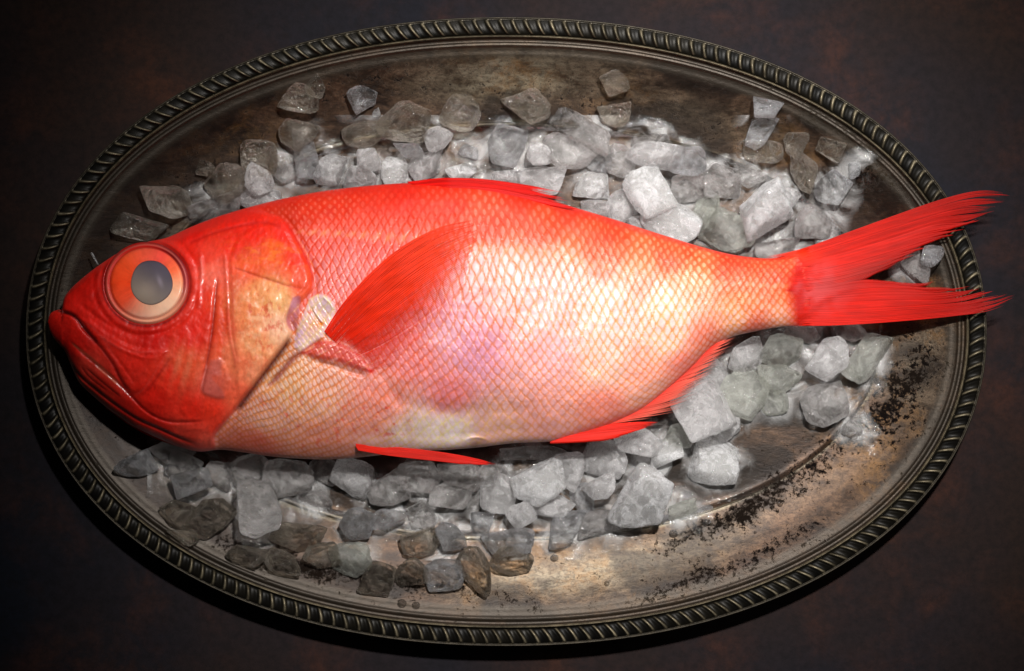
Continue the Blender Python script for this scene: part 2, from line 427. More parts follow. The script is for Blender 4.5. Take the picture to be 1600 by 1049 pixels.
def base_h(x, y):
    t, b = topc(x), botc(x); yn = np.clip((y - (t + b) / 2) / np.maximum((b - t) / 2, .5), -1, 1)
    return zmid(x) + thick(x) * np.maximum(1 - np.abs(yn) ** 2.25, 0) ** .62
def body_h(x, y, full=False):
    x = np.asarray(x, float); y = np.asarray(y, float)
    t, b = topc(x), botc(x); yc = (t + b) / 2; hh = np.maximum((b - t) / 2, .5)
    yn = np.clip((y - yc) / hh, -1, 1)
    prof = np.maximum(1 - np.abs(yn) ** 2.25, 0) ** .62
    z = zmid(x) + thick(x) * prof
    D, sh = relief(x, y)
    ef = sstep(0, .12, 1 - np.abs(yn)) * sstep(75, 100, x) * sstep(1266, 1240, x)
    z = z + D * ef
    r = eye_r(x, y)
    z = z - 10 * sstep(1.0, .95, r)
    return (z, yn, hh, sh) if full else z

# ---- scale lattice
LATX = [380, 470, 612, 690, 830, 950, 1100, 1230, 1270]
LATY = [352, 364, 371, 379, 393, 417, 440, 447, 447]
def scales(x, y, yn, hh):
    yc = (topc(x) + botc(x)) / 2
    arc = hh * np.arcsin(np.clip(yn * .93, -1, 1)) * .97
    yl = np.interp(x, LATX, LATY)
    arcl = hh * np.arcsin(np.clip((yl - yc) / hh * .93, -1, 1)) * .97
    step = np.interp(x, [380, 480, 600, 720, 850, 1000, 1120, 1250], [9, 10.5, 13.5, 16.5, 15, 12, 8.6, 6.8])
    low = sstep(60, 230, arc - arcl)
    step = step * (1 - .25 * low)
    r = (arc - arcl) / step
    # horizontal period integrates to a smooth coordinate
    gx = np.linspace(340, 1280, 941)
    wx = np.interp(gx, [340, 470, 600, 720, 900, 1050, 1250], [11, 12, 13.5, 15, 14, 12.5, 11])
    cs = np.r_[0, np.cumsum(1 / wx[:-1])]
    s_ = np.interp(x, gx, cs) - .012 * r + 1.0 * (fbm(x, y, 60, 2, 31) - .5) + .30 * (fbm(x, y, 18, 2, 32) - .5)
    r = r + 1.0 * (fbm(x, y, 70, 2, 41) - .5) + .4 * (fbm(x, y, 20, 2, 42) - .5)
    e_best = np.zeros(x.shape); loc = np.zeros(x.shape); taken = np.zeros(x.shape, bool); cid = np.zeros(x.shape)
    # front scales lie over the ones behind: nearest visible lattice diamond
    a = s_ + r / 2; b = s_ - r / 2
    fa = a - np.floor(a); fb = b - np.floor(b)
    cid = _hash(np.floor(a), np.floor(b), 77)
    # distance to the diamond's edges; rear pair carries the pigment line
    da = np.minimum(fa, 1 - fa); db = np.minimum(fb, 1 - fb)
    ds_ = np.abs(fa + fb - 1); dr_ = np.abs(fa - fb)
    edge = np.minimum(.80 * (1 - dr_ ** 2), 1 - dr_) - ds_
    rear = np.minimum(1 - fa, 1 - fb)
    front = np.minimum(fa, fb)
    return edge, rear, front, cid, r

# ---- colour control points: x, y, scale centre, scale edge; pale flank holds painted softbox sheen
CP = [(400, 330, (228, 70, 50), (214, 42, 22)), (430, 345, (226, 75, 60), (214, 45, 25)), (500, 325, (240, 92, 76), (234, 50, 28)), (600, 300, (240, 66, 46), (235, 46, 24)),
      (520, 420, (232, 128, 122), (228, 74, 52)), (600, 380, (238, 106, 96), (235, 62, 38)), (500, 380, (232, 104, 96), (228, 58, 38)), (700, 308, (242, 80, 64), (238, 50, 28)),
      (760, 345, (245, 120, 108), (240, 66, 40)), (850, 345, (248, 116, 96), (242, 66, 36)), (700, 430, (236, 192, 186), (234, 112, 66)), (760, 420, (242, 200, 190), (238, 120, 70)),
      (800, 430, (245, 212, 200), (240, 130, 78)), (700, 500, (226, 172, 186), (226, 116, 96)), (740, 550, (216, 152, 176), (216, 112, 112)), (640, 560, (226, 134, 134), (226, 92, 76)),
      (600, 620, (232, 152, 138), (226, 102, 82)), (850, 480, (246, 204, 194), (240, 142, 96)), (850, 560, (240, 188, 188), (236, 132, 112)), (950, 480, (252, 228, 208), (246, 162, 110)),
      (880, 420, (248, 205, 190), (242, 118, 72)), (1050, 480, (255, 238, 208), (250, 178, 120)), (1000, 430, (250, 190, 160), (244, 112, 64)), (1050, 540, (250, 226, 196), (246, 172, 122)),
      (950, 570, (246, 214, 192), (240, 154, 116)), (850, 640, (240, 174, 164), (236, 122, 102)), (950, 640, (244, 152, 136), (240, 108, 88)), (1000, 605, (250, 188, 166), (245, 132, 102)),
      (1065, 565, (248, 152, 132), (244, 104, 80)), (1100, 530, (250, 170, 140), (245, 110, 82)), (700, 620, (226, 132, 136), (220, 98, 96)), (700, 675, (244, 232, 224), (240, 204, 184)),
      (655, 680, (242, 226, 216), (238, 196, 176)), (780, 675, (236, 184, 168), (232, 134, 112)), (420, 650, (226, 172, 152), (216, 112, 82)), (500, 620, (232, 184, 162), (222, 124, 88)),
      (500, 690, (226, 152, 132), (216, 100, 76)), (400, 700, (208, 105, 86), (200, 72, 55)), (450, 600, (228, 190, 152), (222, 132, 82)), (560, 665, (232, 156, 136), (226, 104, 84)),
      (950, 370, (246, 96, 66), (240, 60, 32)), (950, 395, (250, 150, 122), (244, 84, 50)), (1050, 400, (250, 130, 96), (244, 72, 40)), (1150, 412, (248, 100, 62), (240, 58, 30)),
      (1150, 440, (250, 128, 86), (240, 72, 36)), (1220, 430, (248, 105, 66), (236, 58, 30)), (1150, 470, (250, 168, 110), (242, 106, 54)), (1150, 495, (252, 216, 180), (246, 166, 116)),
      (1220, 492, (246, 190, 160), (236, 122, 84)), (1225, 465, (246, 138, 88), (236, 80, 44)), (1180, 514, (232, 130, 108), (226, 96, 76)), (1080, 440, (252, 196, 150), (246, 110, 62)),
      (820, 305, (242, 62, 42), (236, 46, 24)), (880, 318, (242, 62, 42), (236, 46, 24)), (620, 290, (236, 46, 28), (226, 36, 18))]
HP = [(130, 450, (222, 30, 14)), (90, 500, (227, 36, 20)), (115, 530, (217, 32, 16)), (160, 500, (234, 38, 20)), (200, 560, (234, 47, 26)), (160, 602, (192, 47, 28)), (140, 580, (207, 64, 44)),
      (260, 590, (236, 56, 28)), (290, 570, (239, 101, 52)), (300, 520, (234, 40, 18)), (300, 400, (244, 45, 22)), (331, 425, (244, 105, 82)), (322, 400, (244, 66, 44)), (300, 360, (236, 30, 14)), (360, 345, (244, 38, 18)),
      (400, 360, (244, 38, 16)), (430, 392, (244, 101, 32)), (390, 415, (244, 101, 50)), (462, 400, (244, 56, 22)), (440, 365, (244, 40, 18)), (410, 460, (244, 174, 100)), (380, 490, (241, 153, 88)), (432, 470, (240, 192, 116)),
      (478, 445, (244, 92, 50)), (440, 510, (244, 202, 156)), (400, 540, (244, 172, 108)), (376, 570, (244, 140, 88)), (345, 500, (230, 77, 40)), (335, 600, (217, 105, 74)), (372, 620, (241, 114, 72)),
      (405, 585, (244, 164, 112)), (300, 640, (236, 49, 24)), (340, 668, (239, 73, 44)), (230, 645, (204, 36, 18)), (250, 680, (217, 45, 30)), (190, 650, (198, 38, 24)), (240, 620, (232, 38, 18)),
      (330, 690, (230, 105, 76)), (290, 675, (211, 73, 50)), (365, 660, (236, 101, 66)), (330, 640, (239, 62, 30)), (360, 380, (244, 49, 24)), (240, 530, (217, 27, 12)), (310, 460, (244, 60, 34)), (320, 500, (239, 49, 24))]
def interp_pts(x, y, pts, cols, sig):
    num = np.zeros(x.shape + (cols.shape[1],)); den = np.zeros(x.shape)
    for (px, py), c in zip(pts, cols):
        d2 = ((x - px) ** 2 + (y - py) ** 2) / sig ** 2
        w = 1 / (d2 + .06) ** 2.0
        num += w[..., None] * c; den += w
    return num / den[..., None]
def mixc(c, w, tgt):
    return c + np.clip(w, 0, 1)[..., None] * (lin(tgt) - c)

def paint(x, y, yn, hh, sh):
    edge, rear, front, cid, r = scales(x, y, yn, hh)
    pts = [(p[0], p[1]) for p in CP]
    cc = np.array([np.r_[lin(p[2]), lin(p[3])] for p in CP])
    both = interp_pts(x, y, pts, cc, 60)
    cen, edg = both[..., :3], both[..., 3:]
    hc = interp_pts(x, y, [(p[0], p[1]) for p in HP], np.array([lin(p[2]) for p in HP]), 40)
    nz = fbm(x, y, 30, 4, 51); nf = fbm(x, y, 6, 3, 61)
    # pigment line along the rear of each scale
    yl = np.interp(x, LATX, LATY)
    thickline = .16 + .24 * sstep(30, -50, y - yl) + .10 * sstep(560, 470, x) + .09 * sstep(1050, 1180, x) + .10 * (nz - .5) + .06 * (cid - .5)
    k = sstep(thickline + .13, thickline - .11, edge) * (.78 + .5 * (fbm(x, y, 11, 2, 55) - .2))
    strength = np.interp(x, [380, 450, 900, 1200, 1270], [.8, .95, .78, .85, .5]) * (.75 + .5 * nz)
    strength *= 1 - .75 * gauss(x, y, 715, 672, 85, 34) - .55 * sstep(560, 690, y) - .3 * gauss(x, y, 720, 560, 90, 45)
    c = cen + (k * np.clip(strength, 0, 1))[..., None] * (edg * .93 - cen)
    c *= (1 + (cid - .5) * .13)[..., None]
    # pale glint along the forward part of each scale
    gl = sstep(.1, .35, rear) * sstep(.7, .35, rear) * sstep(.2, .5, edge)
    c = c + (gl * .28)[..., None] * (np.array([1, .93, .9]) * 1.0 - c) * cen[..., 1:2]
    # lateral line
    ll = np.exp(-(np.abs(r) / .55) ** 2) * sstep(455, 480, x) * (.55 + .45 * np.sin(r * 3 + x / 3.2))
    c = mixc(c, ll * .45, (246, 178, 150))
    c *= (1 + (nf - .5) * .16)[..., None]
    # head
    hcn = hc * (1 + (fbm(x, y, 14, 4, 71) - .5) * .34 + (fbm(x * 2.2 + y * .3, y * .8, 6, 3, 81) - .5) * .35)[..., None]
    spk = sstep(.56, .72, fbm(x * 1.4, y * .75 + x * .3, 7, 4, 91))
    pl = gauss(x, y, 410, 500, 48, 75)
    hcn = mixc(hcn, spk * pl * .75, (216, 78, 34))
    spk2 = sstep(.55, .7, fbm(x, y, 9, 4, 92))
    hcn = mixc(hcn, spk2 * pl * .5, (250, 216, 160))
    hcn = mixc(hcn, sstep(.45, .7, fbm(x * .7, y * 1.6, 9, 4, 93)) * gauss(x, y, 420, 398, 50, 20, 8), (250, 128, 40))
    hcn = mixc(hcn, sstep(.5, .65, fbm(x, y, 5, 3, 94)) * line(x, y, [(345, 470), (346, 520), (340, 570)], 8) * .7, (246, 92, 40))
    ce = np.sin((x * .9 + y * .25) / 2.6 + 3 * nz) * .5 + .5
    hcn = mixc(hcn, ce * gauss(x, y, 287, 572, 26, 34) * .5, (226, 150, 100))
    hw = sstep(-3, 3, sh); c = c * (1 - hw[..., None]) + hcn * hw[..., None]
    # markings on the head, with crease shade and ridge highlights painted in
    def ink(pts_, w, s, rgb, taper=True):
        nonlocal c
        c = mixc(c, line(x, y, pts_, w, taper) * s, rgb)
    ink([(90, 484), (100, 488), (112, 492), (122, 500), (135, 517), (150, 533)], 2.6, .95, (40, 6, 6), False)
    ink([(125, 503), (145, 528), (162, 549), (178, 572), (190, 596), (206, 618)], 2.2, .7, (110, 10, 8))
    ink([(130, 500), (155, 522), (175, 552), (188, 580)], 2.0, .35, (222, 84, 70))
    ink([(150, 520), (180, 541), (210, 550), (238, 549), (262, 548)], 1.8, .4, (228, 90, 74))
    ink([(262, 550), (250, 570), (230, 601), (214, 616), (206, 612)], 1.8, .4, (226, 80, 62))
    ink([(268, 556), (254, 577), (234, 606), (218, 620)], 2.4, .45, (150, 14, 8))
    ink([(104, 528), (125, 548), (144, 564), (177, 592), (203, 617), (228, 643)], 1.9, .7, (96, 12, 8))
    ink([(110, 535), (140, 558), (165, 580), (190, 604)], 1.8, .5, (226, 130, 86))
    ink([(150, 572), (168, 588), (184, 602)], 1.3, .5, (220, 160, 110))
    ink([(228, 643), (259, 658), (291, 660), (325, 656)], 2.2, .45, (140, 18, 10))
    ink([(106, 560), (123, 586), (154, 613), (190, 640), (217, 657), (249, 671), (282, 686), (316, 698)], 2.4, .9, (52, 6, 6))
    ink([(230, 668), (262, 682), (300, 696), (330, 700)], 3.0, .4, (224, 70, 56))
    ink([(134, 575), (160, 598), (190, 622)], 1.4, .6, (104, 12, 10))
    ink([(126, 572), (140, 590), (168, 612)], 1.4, .6, (104, 12, 10))
    ink([(341, 430), (337, 460), (332, 513), (325, 558), (316, 602)], 2.0, .7, (128, 12, 8))
    ink([(350, 385), (354, 439), (358, 513), (367, 563), (370, 590)], 1.8, .45, (238, 110, 86))
    ink([(362, 440), (365, 520), (374, 580)], 2.5, .35, (190, 40, 24))
    ink([(313, 400), (316, 425), (313, 450)], 1.5, .5, (244, 150, 136))
    ink([(324, 569), (318, 592), (314, 610)], 1.3, .6, (246, 170, 150))
    c = mixc(c, sstep(-2, 4, sdfn(x, y, [(328, 562), (346, 562), (345, 585), (332, 590), (350, 612), (347, 624), (314, 610)])) * .65, (196, 112, 96))
    ink([(360, 416), (390, 427), (420, 437), (450, 447), (478, 452)], 1.8, .5, (186, 50, 26))
    ink([(285, 385), (330, 366), (380, 352), (420, 349), (448, 365)], 3.0, .45, (170, 14, 8))
    ink([(446, 346), (466, 380), (484, 417), (490, 447)], 2.2, .6, (196, 26, 14), True)
    ink([(468, 375), (482, 400), (491, 420)], 1.2, .6, (246, 140, 110))
    r_ = eye_r(x, y)
    c = mixc(c, np.exp(-((r_ - 1.03) / .035) ** 2) * .75, (110, 10, 8))
    c = mixc(c, np.exp(-((r_ - 1.12) / .03) ** 2) * .25, (230, 90, 74))
    # gill opening, membrane, fin root
    sub = sstep(-1, 3, sdfn(x, y, [(457, 464), (470, 463), (468, 488), (464, 513), (454, 517), (446, 499)]))
    c = mixc(c, sub * .8, (184, 104, 116))
    c = mixc(c, sub * gauss(x, y, 459, 474, 8, 12) * .7, (226, 180, 196))
    me_ = sstep(-1, 3, sdfn(x, y, MEMB))
    memc = np.stack([fbm(x, y, 9, 3, 101)] * 3, -1) * .35 + lin((222, 188, 180)) * .85
    c = c * (1 - me_[..., None] * .9) + memc * me_[..., None] * .9
    c = mixc(c, me_ * gauss(x, y, 506, 478, 14, 12, 40), (200, 178, 184))
    c = mixc(c, me_ * gauss(x, y, 488, 508, 16, 12, -50) * .8, (226, 168, 138))
    c = mixc(c, me_ * gauss(x, y, 466, 528, 8, 22, 25) * .8, (214, 176, 206))
    c = mixc(c, gauss(x, y, 501, 506, 7, 4, -20), (246, 140, 30))
    c = mixc(c, gauss(x, y, 484, 488, 4, 3) * .8, (220, 50, 20))
    ink([(489, 482), (498, 496), (506, 505)], 1.2, .9, (255, 244, 236))
    ink([(504, 462), (516, 474), (521, 486)], 1.6, .8, (250, 236, 236))
    ink([(497, 522), (503, 526), (507, 522)], 1.5, .9, (250, 226, 226))
    ink([(456, 524), (443, 545), (422, 573), (400, 602), (378, 632), (362, 652)], 3.2, .95, (70, 10, 14))
    ink([(505, 528), (482, 546), (458, 562), (435, 588), (412, 612)], 2.6, .7, (140, 36, 30))
    c = mixc(c, line(x, y, [(470, 543), (446, 572), (425, 600)], 7) * .6, (150, 84, 84))
    ax = sstep(-1, 4, sdfn(x, y, AXIL)); st = fbm((x - y * .6) * .35, (y + x * .5) * 1.6, 9, 3, 111)
    c = mixc(c, ax * .85, (206, 60, 52)); c = mixc(c, ax * sstep(.5, .7, st) * .7, (236, 160, 150))
    c = mixc(c, gauss(x, y, 580, 580, 6, 4) * .9, (226, 30, 16))
    c = mixc(c, line(x, y, [(480, 556), (510, 566), (545, 572), (576, 583)], 3) * .6, (168, 70, 60))
    # belly: vent, speckles, painted shade edge above the pelvic fin
    c = mixc(c, gauss(x, y, 744, 693, 14, 6, -8) * .9, (128, 96, 78))
    c = mixc(c, sstep(.68, .74, fbm(x, y, 7, 3, 121)) * gauss(x, y, 600, 655, 35, 40) * .8, (216, 50, 30))
    c = mixc(c, sstep(.66, .74, fbm(x, y, 8, 3, 122)) * gauss(x, y, 470, 660, 120, 55) * .6, (214, 64, 44))
    wr = np.sin((x - .25 * (690 - y)) / 5.2 + 2 * fbm(x, y, 50, 2, 3))
    c = mixc(c, sstep(.4, 1, wr) * gauss(x, y, 710, 670, 62, 28) * .4, (236, 205, 160))
    c = mixc(c, gauss(x, y, 640, 672, 10, 30, -8) * .35, (190, 120, 96))
    c = mixc(c, gauss(x, y, 583, 690, 24, 10, 10) * .7, (244, 200, 190))
    # caudal root
    cr = sstep(1238, 1250, x + 4 * (nz - .5))
    c = mixc(c, cr * .8, (206, 44, 42)); c = mixc(c, cr * gauss(x, y, 1256, 430, 12, 22) * .6, (222, 80, 84))
    # dorsal and ventral edges run to plain red
    c = mixc(c, sstep(-.9, -.985, yn) * .7 * sstep(60, 100, x), (226, 34, 18))
    c = mixc(c, sstep(.9, .99, yn) * .5 * sstep(860, 900, x) * sstep(1120, 1080, x), (226, 50, 34))
    back = sstep(40, -60, y - np.interp(x, LATX, LATY)) * (1 - hw)
    c = c * (1 - back[..., None] * np.array([.04, .20, .46]))
    c = c * (1 - .10 * hw)[..., None]
    plt = np.clip(gauss(x, y, 415, 490, 75, 120) + gauss(x, y, 331, 430, 20, 60), 0, 1)
    c = c * (hw[..., None] * (np.array([.97, .62, .70]) + plt[..., None] * np.array([.03, .34, .22])) + (1 - hw[..., None]) * (np.array([.87, .785, .83]) - k[..., None] * np.array([0, -.03, .34])))
    c = c * (1 - (gauss(x, y, 412, 480, 60, 100) * hw)[..., None] * np.array([.06, .22, .12]))
    c = c * (1 - (gauss(x, y, 780, 420, 190, 90))[..., None] * np.array([.13, .19, .17]))
    c = c * (1 - (gauss(x, y, 1040, 490, 170, 90))[..., None] * np.array([.06, .20, .10])) * (1 - .10 * gauss(x, y, 760, 400, 170, 70))[..., None]
    return c, edge, rear, hw

def mat_skin():
    t = NT('fish_skin_material')
    v = t.coord(); a = t.attr('Col').outputs[0]; w = t.attr('wet').outputs['Fac']
    n = t.noise(v, 420, 5, .7); n2 = t.noise(v, 90, 4, .6)
    c = t.mix(t.math('MULTIPLY', t.ramp(n, [(.35, 1), (.6, 0)]), .16), a, lin((150, 20, 12)))
    rough = t.math('ADD', .36, t.math('MULTIPLY', n2, .22))
    p = t.pbsdf(Base_Color=c, Roughness=rough, Specular_IOR_Level=.35, Coat_Weight=t.math('MULTIPLY', w, .5), Coat_Roughness=t.math('SUBTRACT', .36, t.math('MULTIPLY', w, .2)),
                Subsurface_Weight=.22, Subsurface_Radius=(1, .45, .3), Subsurface_Scale=.0016, Sheen_Weight=.0,
                Normal=t.bump(t.math('ADD', n, t.math('MULTIPLY', n2, .6)), .28, .00025))
    return t.surf(p)
skin = mat_skin()
fish = empty('fish', W(650, 500, 12))
tag(fish, 'whole red fish with a big round eye lying on ice across the silver platter', 'fish')

NU, NV, NLO = 800, 390, 44
q = np.linspace(0, 1, NU); xs = 75.2 + (1265.8 - 75.2) * (q * .9 + .1 * q ** 3)
cq = np.linspace(0, 1, NV); yy = -(np.cos(np.pi * cq) * .62 + (1 - 2 * cq) * .38)
X = np.repeat(xs[:, None], NV, 1); t_, b_ = topc(X), botc(X); Y = (t_ + b_) / 2 + (b_ - t_) / 2 * yy[None]
Z, YN, HH, SH = body_h(X, Y, True)
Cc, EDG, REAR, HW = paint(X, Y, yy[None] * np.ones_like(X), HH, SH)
scw = (1 - HW) * sstep(.12, .3, 1 - np.abs(YN)) * sstep(1250, 1235, X) * (1 - .7 * gauss(X, Y, 715, 672, 80, 34))
Z = Z + scw * (1.5 * sstep(.0, .22, REAR) * (1 - .75 * REAR) - .6)
lo = np.linspace(1, -1, NLO + 2)[1:-1]
XL = np.repeat(xs[:, None], NLO, 1); tl, bl = topc(XL), botc(XL); YL = (tl + bl) / 2 + (bl - tl) / 2 * lo[None]
ZL = zmid(XL) - thick(XL) * .88 * np.maximum(1 - np.abs(lo[None]) ** 2.25, 0) ** .62
CL = np.ones(XL.shape + (3,)) * lin((214, 96, 80))
XA = np.concatenate([X, XL], 1); YA = np.concatenate([Y, YL], 1); ZA = np.concatenate([Z, ZL], 1); CA = np.concatenate([Cc, CL], 1)
HWA = np.concatenate([HW, np.zeros(XL.shape)], 1)
wet = 0.28 + .5 * HWA + .5 * (fbm(XA, YA, 40, 3, 131) - .5) + .5 * gauss(XA, YA, 500, 505, 40, 50)
nr = NV + NLO
f = grid_faces(NU, nr, wrap_v=True)
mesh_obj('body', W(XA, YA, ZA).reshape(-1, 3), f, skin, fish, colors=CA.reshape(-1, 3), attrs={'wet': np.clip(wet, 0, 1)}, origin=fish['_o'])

# ---- eye
def mat_eye(name, rough, coat):
    t = NT(name); a = t.attr('Col').outputs[0]; n = t.noise(t.coord(), 260, 5, .6)
    return t.surf(t.pbsdf(Base_Color=a, Roughness=rough, Coat_Weight=coat, Coat_Roughness=.2, Specular_IOR_Level=.25,
                          Subsurface_Weight=.2, Subsurface_Radius=(1, .5, .35), Subsurface_Scale=.002, Normal=t.bump(n, .12, .0002)))
m_eye = mat_eye('eye_material', .45, .35)
nr_, na = 70, 160
rr = np.linspace(0, 1, nr_)[None] ** .9; th = np.linspace(0, 2 * np.pi, na, endpoint=False)[:, None]
Ue = EYE[0] + EYE[2] * .995 * rr * np.cos(th); Ve = EYE[1] + EYE[3] * .995 * rr * np.sin(th)
dome = np.sqrt(np.clip(1 - rr ** 2, 0, 1)) + 0 * th
He = 98 + (base_h(Ue, Ve) - 98) * .93 + 6 + 9 * dome
He = He - 3.0 * np.exp(-((rr - .86) / .03) ** 2) + 1.6 * np.exp(-((rr - .93) / .03) ** 2)
ang = np.degrees(np.arctan2(Ve - EYE[1], Ue - EYE[0]))  # 0 right, 90 down
def ap(*p):
    A = np.array([a for a, _ in p], float); Cx = np.array([lin(c) for _, c in p]); A = np.r_[A, A[0] + 360]; Cx = np.vstack([Cx, Cx[:1]])
    an = np.mod(ang - A[0], 360) + A[0]
    return np.stack([np.interp(an, A, Cx[:, i]) for i in range(3)], -1)
ir = ap((-180, (222, 62, 24)), (-135, (226, 74, 34)), (-90, (222, 80, 56)), (-60, (212, 66, 54)), (-25, (222, 92, 52)), (5, (226, 146, 104)), (45, (222, 168, 128)), (80, (208, 148, 116)), (115, (208, 112, 84)), (140, (212, 70, 40)))
rim = ap((-180, (196, 30, 20)), (-90, (186, 22, 14)), (-45, (120, 12, 22)), (0, (176, 60, 66)), (45, (226, 150, 116)), (90, (226, 158, 126)), (135, (214, 96, 72)))
nzz = fbm(Ue, Ve, 16, 4, 141); rad = fbm(ang / 3.0 + 0 * rr, rr * 4 + 0 * th, 1.0, 3, 151)
ce = ir * 1.25 * (1 + (nzz - .5) * .6 + (rad - .5) * .22)[..., None]
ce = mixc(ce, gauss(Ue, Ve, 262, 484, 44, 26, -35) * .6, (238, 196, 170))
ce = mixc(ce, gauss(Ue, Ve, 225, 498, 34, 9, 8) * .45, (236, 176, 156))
k = sstep(.84, .88, rr + 0 * th); ce = ce * (1 - k[..., None]) + rim * k[..., None]
ce = mixc(ce, np.exp(-((rr - .86) / .018) ** 2) * .55 + 0 * th, (130, 24, 16))
ce = mixc(ce, np.exp(-((rr - .935) / .02) ** 2) * .35 + 0 * th, (232, 130, 112))
ce = mixc(ce, np.exp(-((rr - .99) / .03) ** 2) * .6 + 0 * th, (120, 12, 10))
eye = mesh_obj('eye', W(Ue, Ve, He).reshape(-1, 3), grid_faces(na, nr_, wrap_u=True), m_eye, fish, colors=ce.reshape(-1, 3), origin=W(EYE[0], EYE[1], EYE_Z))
eye['_o'] = [float(a) for a in W(EYE[0], EYE[1], EYE_Z)]
def dome_patch(name, cx, cy, rx, ry, z0, hgt, colf, mat, parent, n1=30, n2=90, irr=.015):
    r = np.linspace(0, 1, n1)[None]; a = np.linspace(0, 2 * np.pi, n2, endpoint=False)[:, None]
    wob = 1 + irr * np.sin(3 * a + 1) + irr * .6 * np.sin(5 * a)
    u = cx + rx * r * wob * np.cos(a); v = cy + ry * r * wob * np.sin(a); h = z0 + .93 * (base_h(u, v) - 98) + hgt * (1 - r ** 2) + 0 * a - 2.5 * (r > .985)
    return mesh_obj(name, W(u, v, h).reshape(-1, 3), grid_faces(n2, n1, wrap_u=True), mat, parent, colors=colf(u, v, r + 0 * a).reshape(-1, 3), origin=W(cx, cy, z0))
def pupc(u, v, r):
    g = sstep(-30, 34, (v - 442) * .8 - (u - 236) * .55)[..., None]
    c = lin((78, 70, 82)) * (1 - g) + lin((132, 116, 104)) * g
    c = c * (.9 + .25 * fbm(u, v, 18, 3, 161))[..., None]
    c = mixc(c, gauss(u, v, 250, 440, 3.5, 9, -20) * .5, (150, 136, 148))  # faint highlight painted on the pupil
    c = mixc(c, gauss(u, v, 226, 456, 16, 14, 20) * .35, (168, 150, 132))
    c = mixc(c, np.exp(-((r - 1) / .06) ** 2) * .7, (70, 40, 44))
    return c
m_pup = mat_eye('pupil_material', .55, .12)
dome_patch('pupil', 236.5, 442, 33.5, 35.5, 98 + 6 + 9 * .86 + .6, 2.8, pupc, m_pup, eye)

# ---- fins: every ray is a tapering ribbon, webbed to its neighbours until it splits
def mat_fin(name, trans=.25):
    t = NT(name); a = t.attr('Col').outputs[0]; al = t.attr('alpha').outputs['Fac']
    n = t.noise(t.coord(), 300, 4, .6)
    p = t.pbsdf(Base_Color=a, Roughness=.45, Specular_IOR_Level=.12, Normal=t.bump(n, .2, .0002))
    tr = t.n('ShaderNodeBsdfTranslucent', {'Color': a})
    m = t.n('ShaderNodeMixShader', {0: trans, 1: p, 2: tr})
    tp = t.n('ShaderNodeBsdfTransparent')
    return t.surf(t.n('ShaderNodeMixShader', {0: al, 1: tp, 2: m}))
m_fin = mat_fin('fin_material')
def guides_eval(G, k, s_):
    """G: list of guide splines (equal sample count); k in 0..len-1, s in 0..1"""
    k = np.clip(k, 0, len(G) - 1 - 1e-6); i = int(k); fr = k - i
    a = G[i]; b = G[i + 1]
    def ev(g):
        t = s_ * (len(g) - 1)
        return np.stack([np.interp(t, np.arange(len(g)), g[:, 0]), np.interp(t, np.arange(len(g)), g[:, 1])], -1)
    return ev(a) * (1 - fr) + ev(b) * fr
